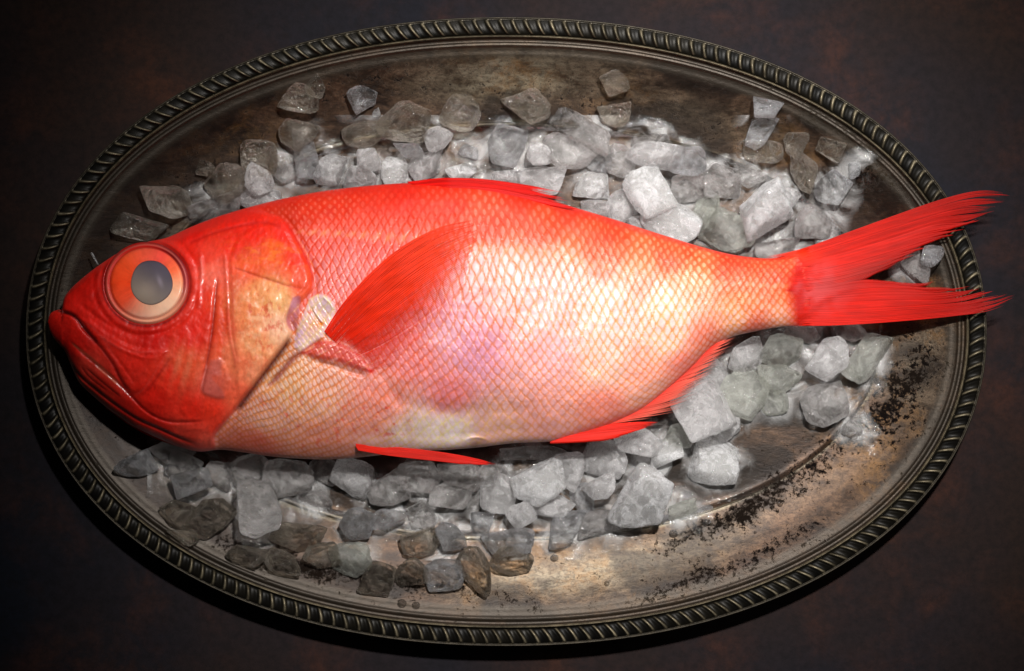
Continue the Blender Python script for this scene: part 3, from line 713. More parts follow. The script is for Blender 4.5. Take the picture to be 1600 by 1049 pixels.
def fin(name, guides, nrays, hfun, base_rgb, tip_rgb, split=.62, lenjit=.1, alpha=None, width=1.15, ridge=1.1, ns=46, seed=1, fray=.5, bundle=0, conv=.75, tint=None):
    G = []
    for g in guides:
        g = spline(g, 14); L = np.r_[0, np.cumsum(np.hypot(*np.diff(g, axis=0).T))]; L /= L[-1]
        t = np.linspace(0, 1, 60); G.append(np.stack([np.interp(t, L, g[:, 0]), np.interp(t, L, g[:, 1])], -1))
    r = np.random.default_rng(seed); vs = []; fs = []; cs = []; al = []; off = 0
    for i in range(nrays):
        k = (i + .5) / nrays * (len(G) - 1)
        ln = 1 - lenjit * r.random() ** 1.5
        if bundle:
            g0 = int(i // bundle); rb = np.random.default_rng(seed * 100 + g0); gc = (g0 + .35 + .3 * rb.random()) * bundle
            ln *= (1 - .04 * rb.random()) * (1 - .07 * (abs(i - gc) / bundle) ** 1.2)
        sp = split * (1 + .25 * (r.random() - .5))
        s_ = np.linspace(0, ln, ns); kj = (len(G) - 1) / nrays
        C0 = guides_eval(G, max(k - kj * .5, 0), s_); C1 = guides_eval(G, min(k + kj * .5, len(G) - 1), s_); M = (C0 + C1) / 2
        half = (C1 - C0) / 2
        hl = np.hypot(half[:, 0], half[:, 1]); hl = np.maximum(hl, .55)[:, None]
        dirn = np.gradient(M, axis=0); nrm = np.stack([-dirn[:, 1], dirn[:, 0]], -1); nrm /= np.maximum(np.hypot(nrm[:, 0], nrm[:, 1]), 1e-6)[:, None]
        sg = np.sign((nrm * half).sum(1).mean()) or 1
        q_ = s_ / ln; tap = np.where(q_ < sp, 1.0, 1 - ((q_ - sp) / (1 - sp)) ** 1.4) ; tap = np.clip(tap, .04, 1)[:, None]
        drift = (r.random() - .5) * fray * 6 * np.clip((q_ - sp) / (1 - sp), 0, 1)[:, None] ** 1.5
        M = M + nrm * drift
        if bundle:
            M = M + nrm * sg * ((gc - i) * 2 * hl * conv) * np.clip((q_ - sp * .92) / (1 - sp * .92), 0, 1)[:, None] ** 1.3
        offs = np.array([-1, -.55, 0, .55, 1.0]) * width; rz = np.array([0, .35, 1, .35, 0]) * ridge
        base = hfun(M[:, 0], M[:, 1], q_) + r.random() * .5
        shade = .88 + .2 * r.random()
        for j, (o_, z_) in enumerate(zip(offs, rz)):
            P = M + nrm * sg * hl * tap * o_
            vs.append(np.column_stack([P, base + z_ * np.minimum(hl[:, 0], 3) * .6 * tap[:, 0]]))
            cc = lin(base_rgb)[None] * (1 - q_[:, None]) + lin(tip_rgb)[None] * q_[:, None]
            dk = .78 + .26 * (1 - abs(o_) / width) + .0
            nn = fbm(P[:, 0] * .35, P[:, 1] * 1.0 + i * 3, 12, 3, seed + 7)
            cc = cc * (shade * dk * (.72 + .56 * nn))[:, None]
            if tint is not None: cc = tint(cc, P[:, 0], P[:, 1], q_, k / (len(G) - 1))
            cs.append(cc)
            a = np.ones(ns) if alpha is None else alpha(k / (len(G) - 1), q_, abs(o_) / width)
            al.append(a)
        for j in range(4):
            ii = np.arange(ns - 1)
            fs.append(np.stack([off + j * ns + ii, off + (j + 1) * ns + ii, off + (j + 1) * ns + ii + 1, off + j * ns + ii + 1], -1))
        off += 5 * ns
    vv = np.vstack(vs); o0 = W(*vv[0])
    return mesh_obj(name, W(vv[:, 0], vv[:, 1], vv[:, 2]), np.vstack(fs), m_fin, fish, colors=np.vstack(cs), attrs={'alpha': np.clip(np.concatenate(al), 0, 1)}, origin=o0)

tailh = lambda x, y, q: np.where(x < 1262, np.maximum(body_h(np.minimum(x, 1262), y) + .8, 84), 0) * sstep(1264, 1246, x) + np.interp(x, [1200, 1260, 1400, 1500, 1600], [100, 94, 88, 86, 88]) * (1 - sstep(1264, 1246, x)) + 1.6 * np.sin(x / 31 + y / 19)
def tail_tint(c, x, y, q, k):
    n = fbm(x, y, 16, 4, 171)
    c = mixc(c, gauss(x, y, 1268, 450, 48, 34) * (.35 + .9 * sstep(.4, .65, n)), (214, 76, 76))
    c = mixc(c, gauss(x, y, 1300, 445, 60, 14) * .4 * sstep(.45, .6, n), (150, 14, 10))
    c = mixc(c, gauss(x, y, 1245, 400, 30, 12) * .6, (246, 62, 24))
    c = mixc(c, sstep(1420, 1540, x) * .35, (150, 12, 6))
    c = mixc(c, gauss(x, y, 1350, 424, 60, 12, -20) * .5, (150, 50, 44))
    c = mixc(c, line(x, y, [(1246, 505), (1275, 482), (1310, 462), (1345, 450)], 4) * .25, (120, 8, 6))
    return c
def tail_alpha(k, q, o):
    return sstep(.0, .13, q) * np.where(o > .8, .62 - .35 * sstep(.4, 1, q), 1.0) * (1 - .6 * sstep(.45, 1, q) * sstep(.35, 1.0, k))
tail = fin('tail_fin', [[(1190, 403), (1250, 390), (1320, 365), (1400, 336), (1470, 312), (1535, 296), (1592, 301)],
                 [(1215, 410), (1300, 385), (1400, 353), (1490, 326), (1540, 320), (1575, 319)],
                 [(1225, 420), (1310, 398), (1400, 371), (1460, 352), (1515, 345), (1556, 330)],
                 [(1225, 430), (1310, 415), (1390, 393), (1450, 374), (1500, 360)],
                 [(1222, 442), (1300, 434), (1355, 420), (1400, 406), (1440, 388)],
                 [(1222, 456), (1285, 452), (1325, 444), (1355, 434), (1380, 420)]], 70, tailh, (214, 30, 11), (182, 16, 6),
           split=.85, lenjit=.07, alpha=tail_alpha, seed=3, fray=.35, bundle=7, conv=.28, tint=tail_tint)
fin('tail_fin', [[(1222, 452), (1285, 448), (1335, 439), (1385, 441), (1425, 447)],
                 [(1222, 464), (1300, 457), (1370, 450), (1450, 452), (1512, 450)],
                 [(1222, 476), (1310, 471), (1400, 468), (1480, 466), (1525, 455), (1552, 443)],
                 [(1222, 487), (1320, 485), (1420, 480), (1500, 474), (1540, 466), (1580, 459)],
                 [(1222, 499), (1320, 497), (1420, 492), (1500, 484), (1550, 474), (1594, 458)],
                 [(1224, 510), (1320, 508), (1420, 501), (1490, 494), (1540, 486), (1578, 470)]], 64, tailh, (218, 30, 11), (186, 16, 6),
    split=.86, bundle=9, conv=.28, lenjit=.07, alpha=lambda k, q, o: sstep(0, .13, q) * np.where(o > .8, .62 - .35 * sstep(.4, 1, q), 1.0) * (1 - .6 * sstep(.45, 1, q) * sstep(.6, .0, k)), seed=4, fray=.6, tint=tail_tint)
# dorsal fin folded along the back
dh = lambda x, y, q: body_h(x, np.maximum(y, topc(x) + 3)) + np.where(y < topc(x) + 5, 3, 2.0) + 3 * q
dors_h = lambda x, y, q: np.interp(x, [620, 700, 900, 960], [104, 118, 116, 106]) + 2 * q
fin('dorsal_fin', [[(636, 285), (690, 279), (750, 280), (800, 286), (850, 294), (890, 303)],
                   [(650, 289), (700, 285), (760, 288), (820, 298), (860, 306), (892, 312)],
                   [(665, 293), (720, 292), (780, 297), (830, 307), (865, 314), (888, 319)],
                   [(700, 298), (750, 300), (800, 306), (850, 318), (885, 326), (915, 334)]], 22, dors_h, (214, 20, 14), (206, 22, 14), split=.8, lenjit=.2, seed=5, ridge=1.8)
# pectoral fin swept back over the flank
pec_h = lambda x, y, q: body_h(x, y) + 2.2 + 2.0 * np.sin(np.pi * np.minimum(q, 1))
def pec_alpha(k, q, o):
    a = 1 - sstep(.34, 1.0, k) * (.6 + .4 * sstep(0, .5, q))
    a = a * (1 - .6 * sstep(.7, 1.0, q)) * (1 - .45 * sstep(.2, .7, k) * sstep(.35, .9, q))
    a = a * (1 - sstep(.25, .5, k) * sstep(.10, .0, q))
    return a * np.where(o > .8, .75, 1.0)
fin('pectoral_fin', [[(507, 518), (530, 482), (560, 446), (600, 407), (640, 378), (690, 354), (735, 344)],
                     [(514, 526), (545, 488), (588, 444), (636, 404), (690, 370), (742, 352)],
                     [(524, 535), (562, 492), (608, 450), (658, 412), (705, 386), (748, 366)],
                     [(536, 545), (580, 512), (632, 474), (684, 436), (738, 402)],
                     [(550, 556), (598, 531), (648, 498), (694, 466), (732, 436)],
                     [(564, 567), (608, 550), (652, 526), (690, 500), (720, 474)],
                     [(578, 580), (612, 570), (640, 557), (662, 544), (682, 528)]], 74, pec_h, (222, 34, 10), (236, 64, 26), split=.97, lenjit=.04, alpha=pec_alpha, seed=6, ridge=1.0, fray=.2)
# pelvic fin
pel_h = lambda x, y, q: np.interp(x, [540, 600, 700, 800], [140, 122, 112, 104]) - (y - 700) * .3
fin('pelvic_fin', [[(556, 693), (600, 697), (660, 703), (720, 712), (785, 727)], [(556, 698), (600, 704), (660, 711), (720, 720), (770, 727)],
                   [(560, 704), (600, 711), (650, 717), (700, 722), (745, 727)]], 16, pel_h, (228, 44, 30), (220, 36, 26), split=.85, lenjit=.15, seed=7, ridge=1.8)
# anal fin: leading rays, then a fringe of fine rays along the belly line
an_h = lambda x, y, q: np.interp(x, [850, 1000, 1150], [112, 102, 96]) - 4 * q
fin('anal_fin', [[(930, 668), (965, 663), (1000, 660), (1031, 660)], [(900, 678), (945, 671), (990, 667), (1026, 663)], [(880, 685), (930, 680), (975, 675), (1010, 669)],
                 [(858, 692), (900, 690), (940, 687), (975, 682)]], 20, an_h, (224, 36, 22), (220, 40, 26), split=.75, lenjit=.12, seed=8, ridge=1.6)
fin('fin_fringe', [[(935, 665), (980, 658), (1020, 652), (1056, 645)], [(975, 650), (1015, 643), (1052, 633), (1082, 622)], [(1010, 630), (1045, 620), (1074, 608), (1104, 594)],
                   [(1050, 598), (1078, 588), (1102, 577), (1126, 564)], [(1085, 565), (1106, 557), (1126, 548), (1144, 539)], [(1118, 536), (1130, 533), (1142, 529), (1152, 525)]],
    70, an_h, (224, 44, 28), (222, 120, 100), split=.2, lenjit=.4, alpha=lambda k, q, o: 1 - .45 * sstep(.5, 1, q), seed=9, ridge=1.2, fray=1.2, width=.9)
# branchiostegal flap under the throat
fin('throat_flap', [[(170, 634), (215, 663), (262, 683), (300, 693), (322, 696)], [(165, 638), (211, 670), (258, 691), (300, 702), (338, 704)]], 6,
    lambda x, y, q: 96 + 0 * x, (186, 34, 26), (206, 60, 46), split=.95, lenjit=.03, seed=10, ridge=1.5)
# ================================================================== ice
def mat_ice(name, cloud, dens, base, tint=(244, 245, 247), clearmix=.62, body=(240, 240, 244), rough=.05, vcol=(1, 1, 1)):
    """glassy skin that lets light through, a scattering core, and frosty patches on the surface"""
    t = NT(name); v = t.coord()
    oi = t.n('ShaderNodeObjectInfo').outputs['Random']
    sh = t.n('ShaderNodeVectorMath', {0: v, 1: t.n('ShaderNodeCombineXYZ', {0: oi, 1: t.math('MULTIPLY', oi, 3.7), 2: 0})}, operation='ADD').outputs[0]
    n0 = t.noise(sh, 70, 4, .6, .8); n1 = t.noise(sh, 150, 6, .62, 1.2); n2 = t.noise(sh, 480, 5, .7)
    vo = t.n('ShaderNodeTexVoronoi', {'Vector': sh, 'Scale': 190}, feature='DISTANCE_TO_EDGE').outputs[0]
    crack = t.ramp(t.math('ADD', vo, t.math('MULTIPLY', n2, .14)), [(.065, 1), (.10, 0)])
    cl = t.ramp(t.math('ADD', t.math('MULTIPLY', n0, .5), t.math('MULTIPLY', n1, .5)), [(.455, 0), (.50, .45), (.56, 1)])
    fac = t.math('ADD', t.math('MULTIPLY', cl, cloud), t.math('MULTIPLY', crack, .06 + .5 * cloud), True)
    fleck = t.ramp(t.noise(sh, 900, 3, .6), [(.60, 0), (.68, 1)])
    fac = t.math('ADD', fac, t.math('ADD', t.math('MULTIPLY', t.math('MULTIPLY', fleck, n1), .2 + 1.2 * cloud), base), True)
    lw = t.n('ShaderNodeLayerWeight', {'Blend': .5}).outputs['Facing']
    fac = t.math('ADD', fac, t.math('MULTIPLY', t.math('POWER', lw, 2.4), .16 + .75 * cloud), True)  # rims whitened in the shader to stand in for edge light
    nm = t.bump(t.math('ADD', t.math('ADD', n1, t.math('MULTIPLY', n2, .3)), t.math('MULTIPLY', vo, 1.3)), 1.0, .0018)
    ns = t.bump(t.math('ADD', n1, t.math('MULTIPLY', n2, .3)), .5, .0009)
    T = tuple(lin(tint)); Bc = t.mix(t.ramp(n2, [(.4, 0), (.65, 1)]), tuple(lin(body) * .85), tuple(lin(body)))
    glass = t.n('ShaderNodeBsdfGlass', {'Color': T, 'Roughness': rough, 'IOR': 1.15, 'Normal': ns})
    tp = t.n('ShaderNodeBsdfTransparent', {'Color': T})
    clear = t.n('ShaderNodeMixShader', {0: clearmix, 1: glass, 2: tp})
    dif = t.n('ShaderNodeBsdfDiffuse', {'Color': Bc, 'Normal': ns}); trl = t.n('ShaderNodeBsdfTranslucent', {'Color': Bc, 'Normal': ns})
    milk = t.n('ShaderNodeMixShader', {0: .55, 1: dif, 2: trl})
    m = t.n('ShaderNodeMixShader', {0: fac, 1: clear, 2: milk})
    gl = t.n('ShaderNodeBsdfGlossy', {'Color': (1, 1, 1, 1), 'Roughness': .05, 'Normal': nm})
    fr = t.n('ShaderNodeFresnel', {'IOR': 1.45, 'Normal': nm})
    m2 = t.n('ShaderNodeMixShader', {0: t.math('MULTIPLY', fr, 1.0), 1: m, 2: gl})
    vs = t.n('ShaderNodeVolumeScatter', {'Color': tuple(vcol) + (1,), 'Density': dens, 'Anisotropy': .1})
    t.put(t.out.inputs['Volume'], vs)
    return t.surf(m2)
ICE = {'c': mat_ice('clear_ice_material', .20, 12, .0, (252, 252, 252), .76, vcol=(1, .995, .98)),
       'b': mat_ice('melting_ice_material', .07, 3.5, .0, (250, 246, 240), .88, (240, 226, 206), vcol=(1, .96, .90)),
       'd': mat_ice('smoky_ice_material', .20, 19, .0, (250, 249, 248), .84, (250, 244, 242), vcol=(1, .99, .98)),
       'm': mat_ice('milky_ice_material', .40, 80, .0, (253, 252, 252), .86, (255, 252, 252), vcol=(1, .995, .985)),
       'w': mat_ice('white_ice_material', .54, 160, .05, (254, 253, 252), .88, (255, 254, 255), .08, vcol=(1, 1, .99)),
       'g': mat_ice('greenish_ice_material', .24, 48, .0, (251, 251, 248), .85, (244, 246, 234), vcol=(.997, 1, .975))}

def ico(sub):
    import bmesh
    bm = bmesh.new(); bmesh.ops.create_icosphere(bm, subdivisions=sub, radius=1)
    v = np.array([x.co[:] for x in bm.verts]); f = np.array([[a.index for a in x.verts] for x in bm.faces]); bm.free()
    return v / np.linalg.norm(v, axis=1)[:, None], f
IV, IF = ico(5)
IVs, IFs = ico(3)
def noise3(p, s, seed):
    return (fbm(p[:, 0] + .7 * p[:, 2], p[:, 1] - .6 * p[:, 2], s, 3, seed) + fbm(p[:, 2] + .5 * p[:, 1], p[:, 0] - .4 * p[:, 1], s, 3, seed + 50)) / 2 - .5
def ice_mesh(w, l, t, seed, rough=1.0):
    """a broken, part-melted chunk: faceted by jittered planes, softened and pitted"""
    r = np.random.default_rng(seed)
    V, F_ = (IV, IF) if max(w, l) > 22 else (IVs, IFs)
    pl = []
    for ax in range(3):
        for s_ in (-1, 1):
            n = np.zeros(3); n[ax] = s_; n += r.normal(0, .26, 3); n /= np.linalg.norm(n); pl.append((n, 1.0 * (.86 + .2 * r.random())))
    for _ in range(r.integers(6, 12)):
        n = r.normal(0, 1, 3); n /= np.linalg.norm(n); pl.append((n, .84 + .34 * r.random()))
    inv = np.zeros(len(V)); P = 26.0 if rough < 1.5 else 14.0
    for n, d in pl:
        inv += np.clip((V @ n) / d, 0, None) ** P
    R_ = inv ** (-1 / P)
    p = V * R_[:, None]
    p = p * (1 + .10 * rough * noise3(V + seed, .6, seed % 97)[:, None] * 2.4)
    p += V * (rough * .034 * 2.6 * noise3(V * 1.0 + seed * .37, .16, seed % 89)[:, None])
    # chipped corners
    for _ in range(3):
        c = r.normal(0, 1, 3); c /= np.linalg.norm(c); dd = np.linalg.norm(V - c, axis=1)
        p *= (1 - .09 * r.random() * np.exp(-(dd / .38) ** 2))[:, None]
    p /= np.abs(p).max(0)
    return p * np.array([w / 2, l / 2, t / 2]), F_
_ice_n = 0
def ice(u, v, w, l, ang, layer, kind, label, cat='ice', group='crushed ice scattered round the fish', name='ice_chunk', tk=.62):
    global _ice_n
    _ice_n += 1; sd = 1000 + _ice_n * 13
    th = tk * (w * l) ** .5
    p, F_ = ice_mesh(w * 1.16, l * 1.14, th, sd, 1.0 if kind in 'cmw' or _ice_n % 3 else 1.7)
    a = math.radians(-ang); R2 = np.array([[math.cos(a), -math.sin(a), 0], [math.sin(a), math.cos(a), 0], [0, 0, 1]])
    r = np.random.default_rng(sd + 5); tx, ty = r.normal(0, .22, 2)
    # lean with the slope of the dish
    gx = (tray_h(u + 15, v) - tray_h(u - 15, v)) / 30; gy = (tray_h(u, v + 15) - tray_h(u, v - 15)) / 30
    tx += -gy * .8 * -1; ty += -gx * .8
    Rx = np.array([[1, 0, 0], [0, math.cos(tx), -math.sin(tx)], [0, math.sin(tx), math.cos(tx)]])
    Ry = np.array([[math.cos(ty), 0, math.sin(ty)], [0, 1, 0], [-math.sin(ty), 0, math.cos(ty)]])
    p = p @ R2.T @ Rx.T @ Ry.T
    base = tray_h(u, v)
    h = base + .5 * th - 1.0 + layer * 24
    o = W(u, v, h)
    k = S
    ob = mesh_obj(name, p * k + o, F_, ICE[kind], origin=o)
    tag(ob, label, cat, group)
    return ob

# u, v, width, length, turn, layer, look, label  (upper rim side first)
PIECES = [
 (263, 316, 88, 48, 12, 0, 'b', 'wide flat half melted ice slab lying between the fish forehead and the upper left rim'),
 (215, 356, 80, 36, 10, 0, 'b', 'thin faint ice slab nearest the fish eye beside the upper left wall of the dish'),
 (354, 285, 62, 58, -20, 0, 'b', 'dim brownish ice block resting left of the bright chunk above the fish nape'),
 (338, 322, 84, 34, -12, 0, 'd', 'dark grey ice chunk wedged against the top of the fish head'),
 (322, 262, 34, 26, 20, 0, 'b', 'small warm tinted crumb of ice on the upper left wall of the dish'),
 (402, 238, 56, 72, 8, 0, 'b', 'upright brownish see-through ice block on the upper left wall of the dish'),
 (404, 282, 46, 42, 15, 1, 'm', 'bright glassy ice knob on top of the pair just above the fish nape'),
 (402, 310, 66, 36, 0, 0, 'm', 'low milky ice chunk touching the fish nape under a glassy knob'),
 (448, 268, 44, 36, -10, 0, 'd', 'smoky little ice chunk between the nape pair and the tapering shard'),
 (470, 160, 58, 44, 20, 0, 'b', 'faint melted ice lump highest on the upper left wall near the bead'),
 (494, 138, 30, 34, 40, 0, 'b', 'small amber edged ice crumb beside the highest lump on the upper left wall'),
 (565, 152, 48, 46, -8, 0, 'c', 'clear squarish ice cube alone near the top rim left of centre'),
 (588, 177, 14, 16, 0, 0, 'w', 'tiny sparkling ice crumb just below the lone cube near the top rim'),
 (480, 246, 40, 84, -16, 0, 'c', 'tall tapering clear ice shard pointing down at the fish back'),
 (462, 210, 60, 46, 10, 0, 'b', 'dim brown tinted ice lump above the tapering shard'),
 (565, 213, 78, 48, 6, 0, 'b', 'broad faint ice slab below the lone cube near the top rim'),
 (513, 268, 44, 62, 24, 0, 'm', 'bright ice chunk with a frosted left face right of the tapering shard'),
 (560, 284, 60, 46, -12, 0, 'w', 'smooth milky white ice lump touching the fish back beside a frosted chunk'),
 (575, 250, 42, 36, 8, 1, 'm', 'rounded grey ice cube perched over the milky lump by the fish back'),
 (634, 192, 74, 56, 16, 0, 'b', 'wide amber tinted ice lump right of the sparkling crumb on the upper wall'),
 (641, 234, 44, 26, -4, 1, 'c', 'small flat clear ice piece lying on the white cubes left of the dorsal fin'),
 (617, 268, 38, 44, 6, 0, 'w', 'white ice cube with a bright left edge touching the fish back'),
 (662, 262, 58, 46, -6, 0, 'm', 'milky rounded ice block at the front end of the dorsal fin'),
 (683, 219, 46, 40, -20, 1, 'm', 'round grey ice nugget above the milky block in front of the dorsal fin'),
 (720, 177, 54, 58, 10, 0, 'b', 'brownish clear ice lump on the upper wall above the round nugget'),
 (733, 237, 30, 23, 14, 0, 'c', 'very small clear ice bit alone over the bare dish above the dorsal fin'),
 (790, 229, 52, 62, 18, 0, 'c', 'upright glassy six sided ice block above the middle of the dorsal fin'),
 (722, 270, 54, 28, -16, 0, 'w', 'white pointed ice chunk peeping over the dorsal fin'),
 (790, 280, 44, 26, 8, 0, 'm', 'low frosty ice bit half hidden behind the dorsal fin'),
 (832, 170, 66, 64, -28, 0, 'b', 'pale yellowish triangular ice lump on the upper wall above the dorsal fin'),
 (915, 204, 104, 42, 36, 0, 'd', 'long grey ice bar slanting down to the right above the dorsal fin'),
 (886, 238, 78, 56, 32, 0, 'd', 'dark smoky ice block with a bright lower edge under the long slanting bar'),
 (843, 244, 38, 38, 0, 1, 'm', 'small bright ice cube on the left shoulder of the dark smoky block'),
 (960, 129, 42, 44, 0, 0, 'b', 'yellow tinted ice lump highest on the upper wall right of centre'),
 (961, 183, 52, 42, 10, 0, 'b', 'yellow tinted ice lump second below the rim right of the long slanting bar'),
 (843, 282, 76, 44, 4, 0, 'm', 'broad cloudy ice slab tucked behind the rear end of the dorsal fin'),
 (928, 290, 58, 40, -4, 0, 'w', 'clean milky rectangular ice cube just right of the dorsal fin tip'),
 (938, 255, 44, 36, 20, 0, 'c', 'dim clear ice bit between the dark smoky block and the rectangular milky cube'),
 (972, 252, 52, 48, 30, 0, 'd', 'grey ice lump touching the upper end of the biggest white chunk'),
 (1016, 219, 54, 26, 2, 0, 'd', 'dull flat ice chip on the upper step line of the dish'),
 (1022, 244, 82, 40, 8, 1, 'm', 'long greyish ice chunk above the biggest white chunk'),
 (1076, 252, 52, 42, 4, 1, 'c', 'clear ice cube with bright sparkling edges at the right end of the long greyish chunk'),
 (1014, 300, 62, 78, -38, 1, 'w', 'upper half of the biggest bright white ice heap above the fish back'),
 (1046, 345, 86, 60, 40, 0, 'w', 'large bright white ice chunk sloping down to the fish back'),
 (970, 326, 48, 52, 20, 0, 'm', 'milky ice cube left of the biggest bright white heap'),
 (928, 328, 44, 30, 12, 0, 'm', 'cloudy ice wedge behind the rear slope of the fish back near the dorsal fin tip'),
 (1000, 352, 46, 34, 0, 0, 'm', 'small frosty chunk between the fish back and the biggest white heap'),
 (1138, 360, 86, 62, 8, 0, 'g', 'big pale greenish ice block touching the fish back before the tail'),
 (1102, 336, 36, 58, 6, 0, 'g', 'narrow upright greenish ice piece between the white heap and the big greenish block'),
 (1198, 328, 86, 74, -28, 1, 'w', 'large bright white ice block with a frosted corner above the tail root'),
 (1222, 312, 50, 44, 18, 0, 'm', 'grey ice corner showing at the right of the frosted block above the tail root'),
 (1128, 284, 62, 54, 28, 0, 'd', 'smoky ice lump on the step line above the big greenish block'),
 (1166, 276, 50, 44, 30, 0, 'd', 'dim ice lump right of its smoky neighbour on the upper step line'),
 (1272, 350, 60, 52, 10, 0, 'd', 'grey square ice block just above the upper tail lobe'),
 (1302, 295, 58, 50, 14, 0, 'c', 'very clear ice cube with bright glassy edges above the upper tail lobe'),
 (1258, 271, 58, 54, 24, 0, 'b', 'half melted see-through ice lump left of the very clear cube'),
 (1336, 263, 20, 28, -12, 0, 'c', 'tiny clear ice chip nearest the right rim above the tail'),
 (1197, 170, 44, 46, 12, 1, 'c', 'clear ice cube standing highest on the upper right wall with a shiny top'),
 (1185, 208, 44, 50, 16, 0, 'c', 'clear ice block directly below the highest cube of the upper right wall'),
 (1190, 238, 60, 32, 4, 0, 'b', 'melting foot of ice at the bottom of the little stack on the upper right wall'),
 (1238, 221, 60, 48, 20, 0, 'b', 'cloudy amber ice lump right of the little stack on the upper right wall'),
 (1296, 232, 40, 34, 30, 0, 'b', 'faint ice lump farthest right on the upper right wall'),
 (1076, 292, 56, 46, -20, 0, 'd', 'shadowy ice chunk between the biggest white heap and the upper step line'),
 (1212, 388, 70, 28, -8, 0, 'd', 'low dark ice sliver against the tail root'),
 (1457, 398, 34, 34, -6, 1, 'c', 'small clear ice cube framed between the two tail lobes near the rim'),
 (1432, 414, 48, 42, 20, 0, 'd', 'dark see-through ice lump in the fork of the tail'),
 (1293, 560, 56, 66, 24, 1, 'm', 'bright angular ice chunk just below the lower tail lobe'),
 (1351, 562, 46, 100, 28, 0, 'g', 'long narrow ice bar leaning right below the lower tail lobe'),
 (1254, 521, 56, 26, 10, 0, 'd', 'pink tinged ice chip in the shade directly under the tail root'),
 (1326, 518, 56, 28, 8, 0, 'd', 'flat shaded ice chip under the middle of the lower tail lobe'),
 (1292, 632, 66, 60, -14, 0, 'd', 'grey ice chunk with a sparkling lower corner under the angular bright one'),
 (1334, 672, 32, 28, 10, 0, 'd', 'small dark ice nugget on the lower right step line'),
 (1166, 558, 60, 46, -20, 0, 'm', 'milky ice block just behind the end of the belly fin fringe'),
 (1222, 546, 56, 56, 14, 0, 'g', 'dim greenish ice block between the tail root and the green cluster'),
 (1218, 592, 68, 46, 10, 0, 'g', 'greenish ice slab at the right edge of the cluster below the tail root'),
 (1164, 618, 72, 74, 18, 0, 'g', 'large green grey rounded ice block in the middle of the cluster below the tail root'),
 (1207, 628, 46, 44, -20, 0, 'g', 'small greenish wedge of ice at the lower right of the cluster'),
 (1112, 588, 52, 56, -24, 0, 'm', 'cloudy ice chunk half behind the belly fin fringe'),
 (1098, 636, 70, 92, -32, 1, 'm', 'big glassy rounded ice chunk with a bright left edge below the fin fringe'),
 (1132, 664, 48, 46, 12, 0, 'm', 'cloudy ice piece at the foot of the big glassy rounded chunk'),
 (1066, 680, 52, 46, 0, 0, 'g', 'dull greenish ice lump right of the anal fin tip'),
 (1119, 726, 70, 72, 22, 0, 'w', 'lone bright crystalline ice nugget on the bare lower right dish'),
 (1036, 708, 56, 56, 20, 0, 'w', 'bright rounded ice lobe below the anal fin tip at the right of its pair'),
 (995, 690, 72, 50, 14, 1, 'm', 'milky ice chunk directly under the anal fin at the left of its pair'),
 (943, 715, 68, 50, 12, 0, 'm', 'pinkish milky ice block under the root of the anal fin'),
 (1004, 776, 80, 92, 12, 1, 'w', 'biggest crystalline white ice block on the lower step line'),
 (1024, 812, 44, 24, 14, 0, 'c', 'clear ice foot jutting from under the biggest crystalline block'),
 (935, 763, 50, 44, -6, 1, 'm', 'small bright knobbly ice chunk left of the biggest crystalline block'),
 (845, 754, 80, 60, -22, 1, 'w', 'smooth bright oval ice chunk below the pelvic fin tip'),
 (886, 733, 50, 62, 10, 0, 'm', 'upright hazy ice block behind the smooth bright oval chunk'),
 (912, 778, 40, 44, 0, 0, 'c', 'shadowed clear ice piece between the oval chunk and the knobbly one'),
 (862, 790, 64, 44, 12, 0, 'm', 'cloudy ice chunk under the smooth bright oval one'),
 (812, 804, 46, 38, -18, 1, 'm', 'small faceted ice piece resting on the long clear chunk'),
 (781, 772, 58, 56, 16, 0, 'm', 'milky ice block left of the smooth bright oval chunk'),
 (769, 738, 58, 40, 4, 0, 'd', 'dull pinkish ice chunk right under the pelvic fin tip'),
 (797, 843, 80, 42, -6, 0, 'c', 'long clear ice chunk with frosted skin on the lower step line'),
 (882, 830, 42, 74, 22, 0, 'c', 'clear triangular ice shard pointing up on the pale worn patch'),
 (703, 838, 44, 48, -12, 1, 'c', 'jagged clear ice cube with a brilliant white left edge'),
 (752, 817, 36, 38, 18, 0, 'c', 'small pointed clear ice piece right of the jagged cube'),
 (657, 804, 44, 40, -10, 0, 'd', 'rounded grey ice cube left above the jagged cube'),
 (652, 850, 58, 46, 2, 0, 'b', 'flat square see-through ice tile left of the jagged cube'),
 (740, 884, 72, 62, 26, 0, 'b', 'brownish melting ice lump below the jagged cube'),
 (694, 897, 56, 46, -10, 0, 'c', 'clear ice piece with a bright curved lower edge nearest the bottom rim'),
 (800, 878, 58, 42, 16, 0, 'b', 'brown tinted ice lump under the long clear chunk'),
 (938, 815, 66, 44, -4, 0, 'd', 'dim ice slab in shadow left of the biggest crystalline block'),
 (1062, 800, 54, 28, -28, 0, 'g', 'thin ice chip lying along the lower step line right of the biggest crystalline block'),
 (702, 778, 64, 46, 8, 0, 'd', 'shadowed grey ice block below the pelvic fin'),
 (828, 708, 104, 24, -2, 0, 'd', 'long dim ice strip hidden in the shade under the fish belly'),
 (722, 742, 70, 40, 6, 0, 'd', 'pinkish shaded ice lump just under the middle of the pelvic fin'),
 (212, 728, 60, 42, -8, 0, 'c', 'leftmost clear ice piece lying in the dark below the fish throat'),
 (270, 708, 64, 40, 12, 0, 'd', 'grey ice lump touching the throat of the fish'),
 (284, 730, 54, 44, 18, 0, 'd', 'smoky ice lump between the leftmost clear piece and the tilted cube'),
 (300, 754, 62, 42, -24, 1, 'c', 'clear tilted ice cube with a pale end below the fish throat'),
 (342, 742, 44, 44, 10, 0, 'd', 'dim ice lump right of the tilted cube below the throat'),
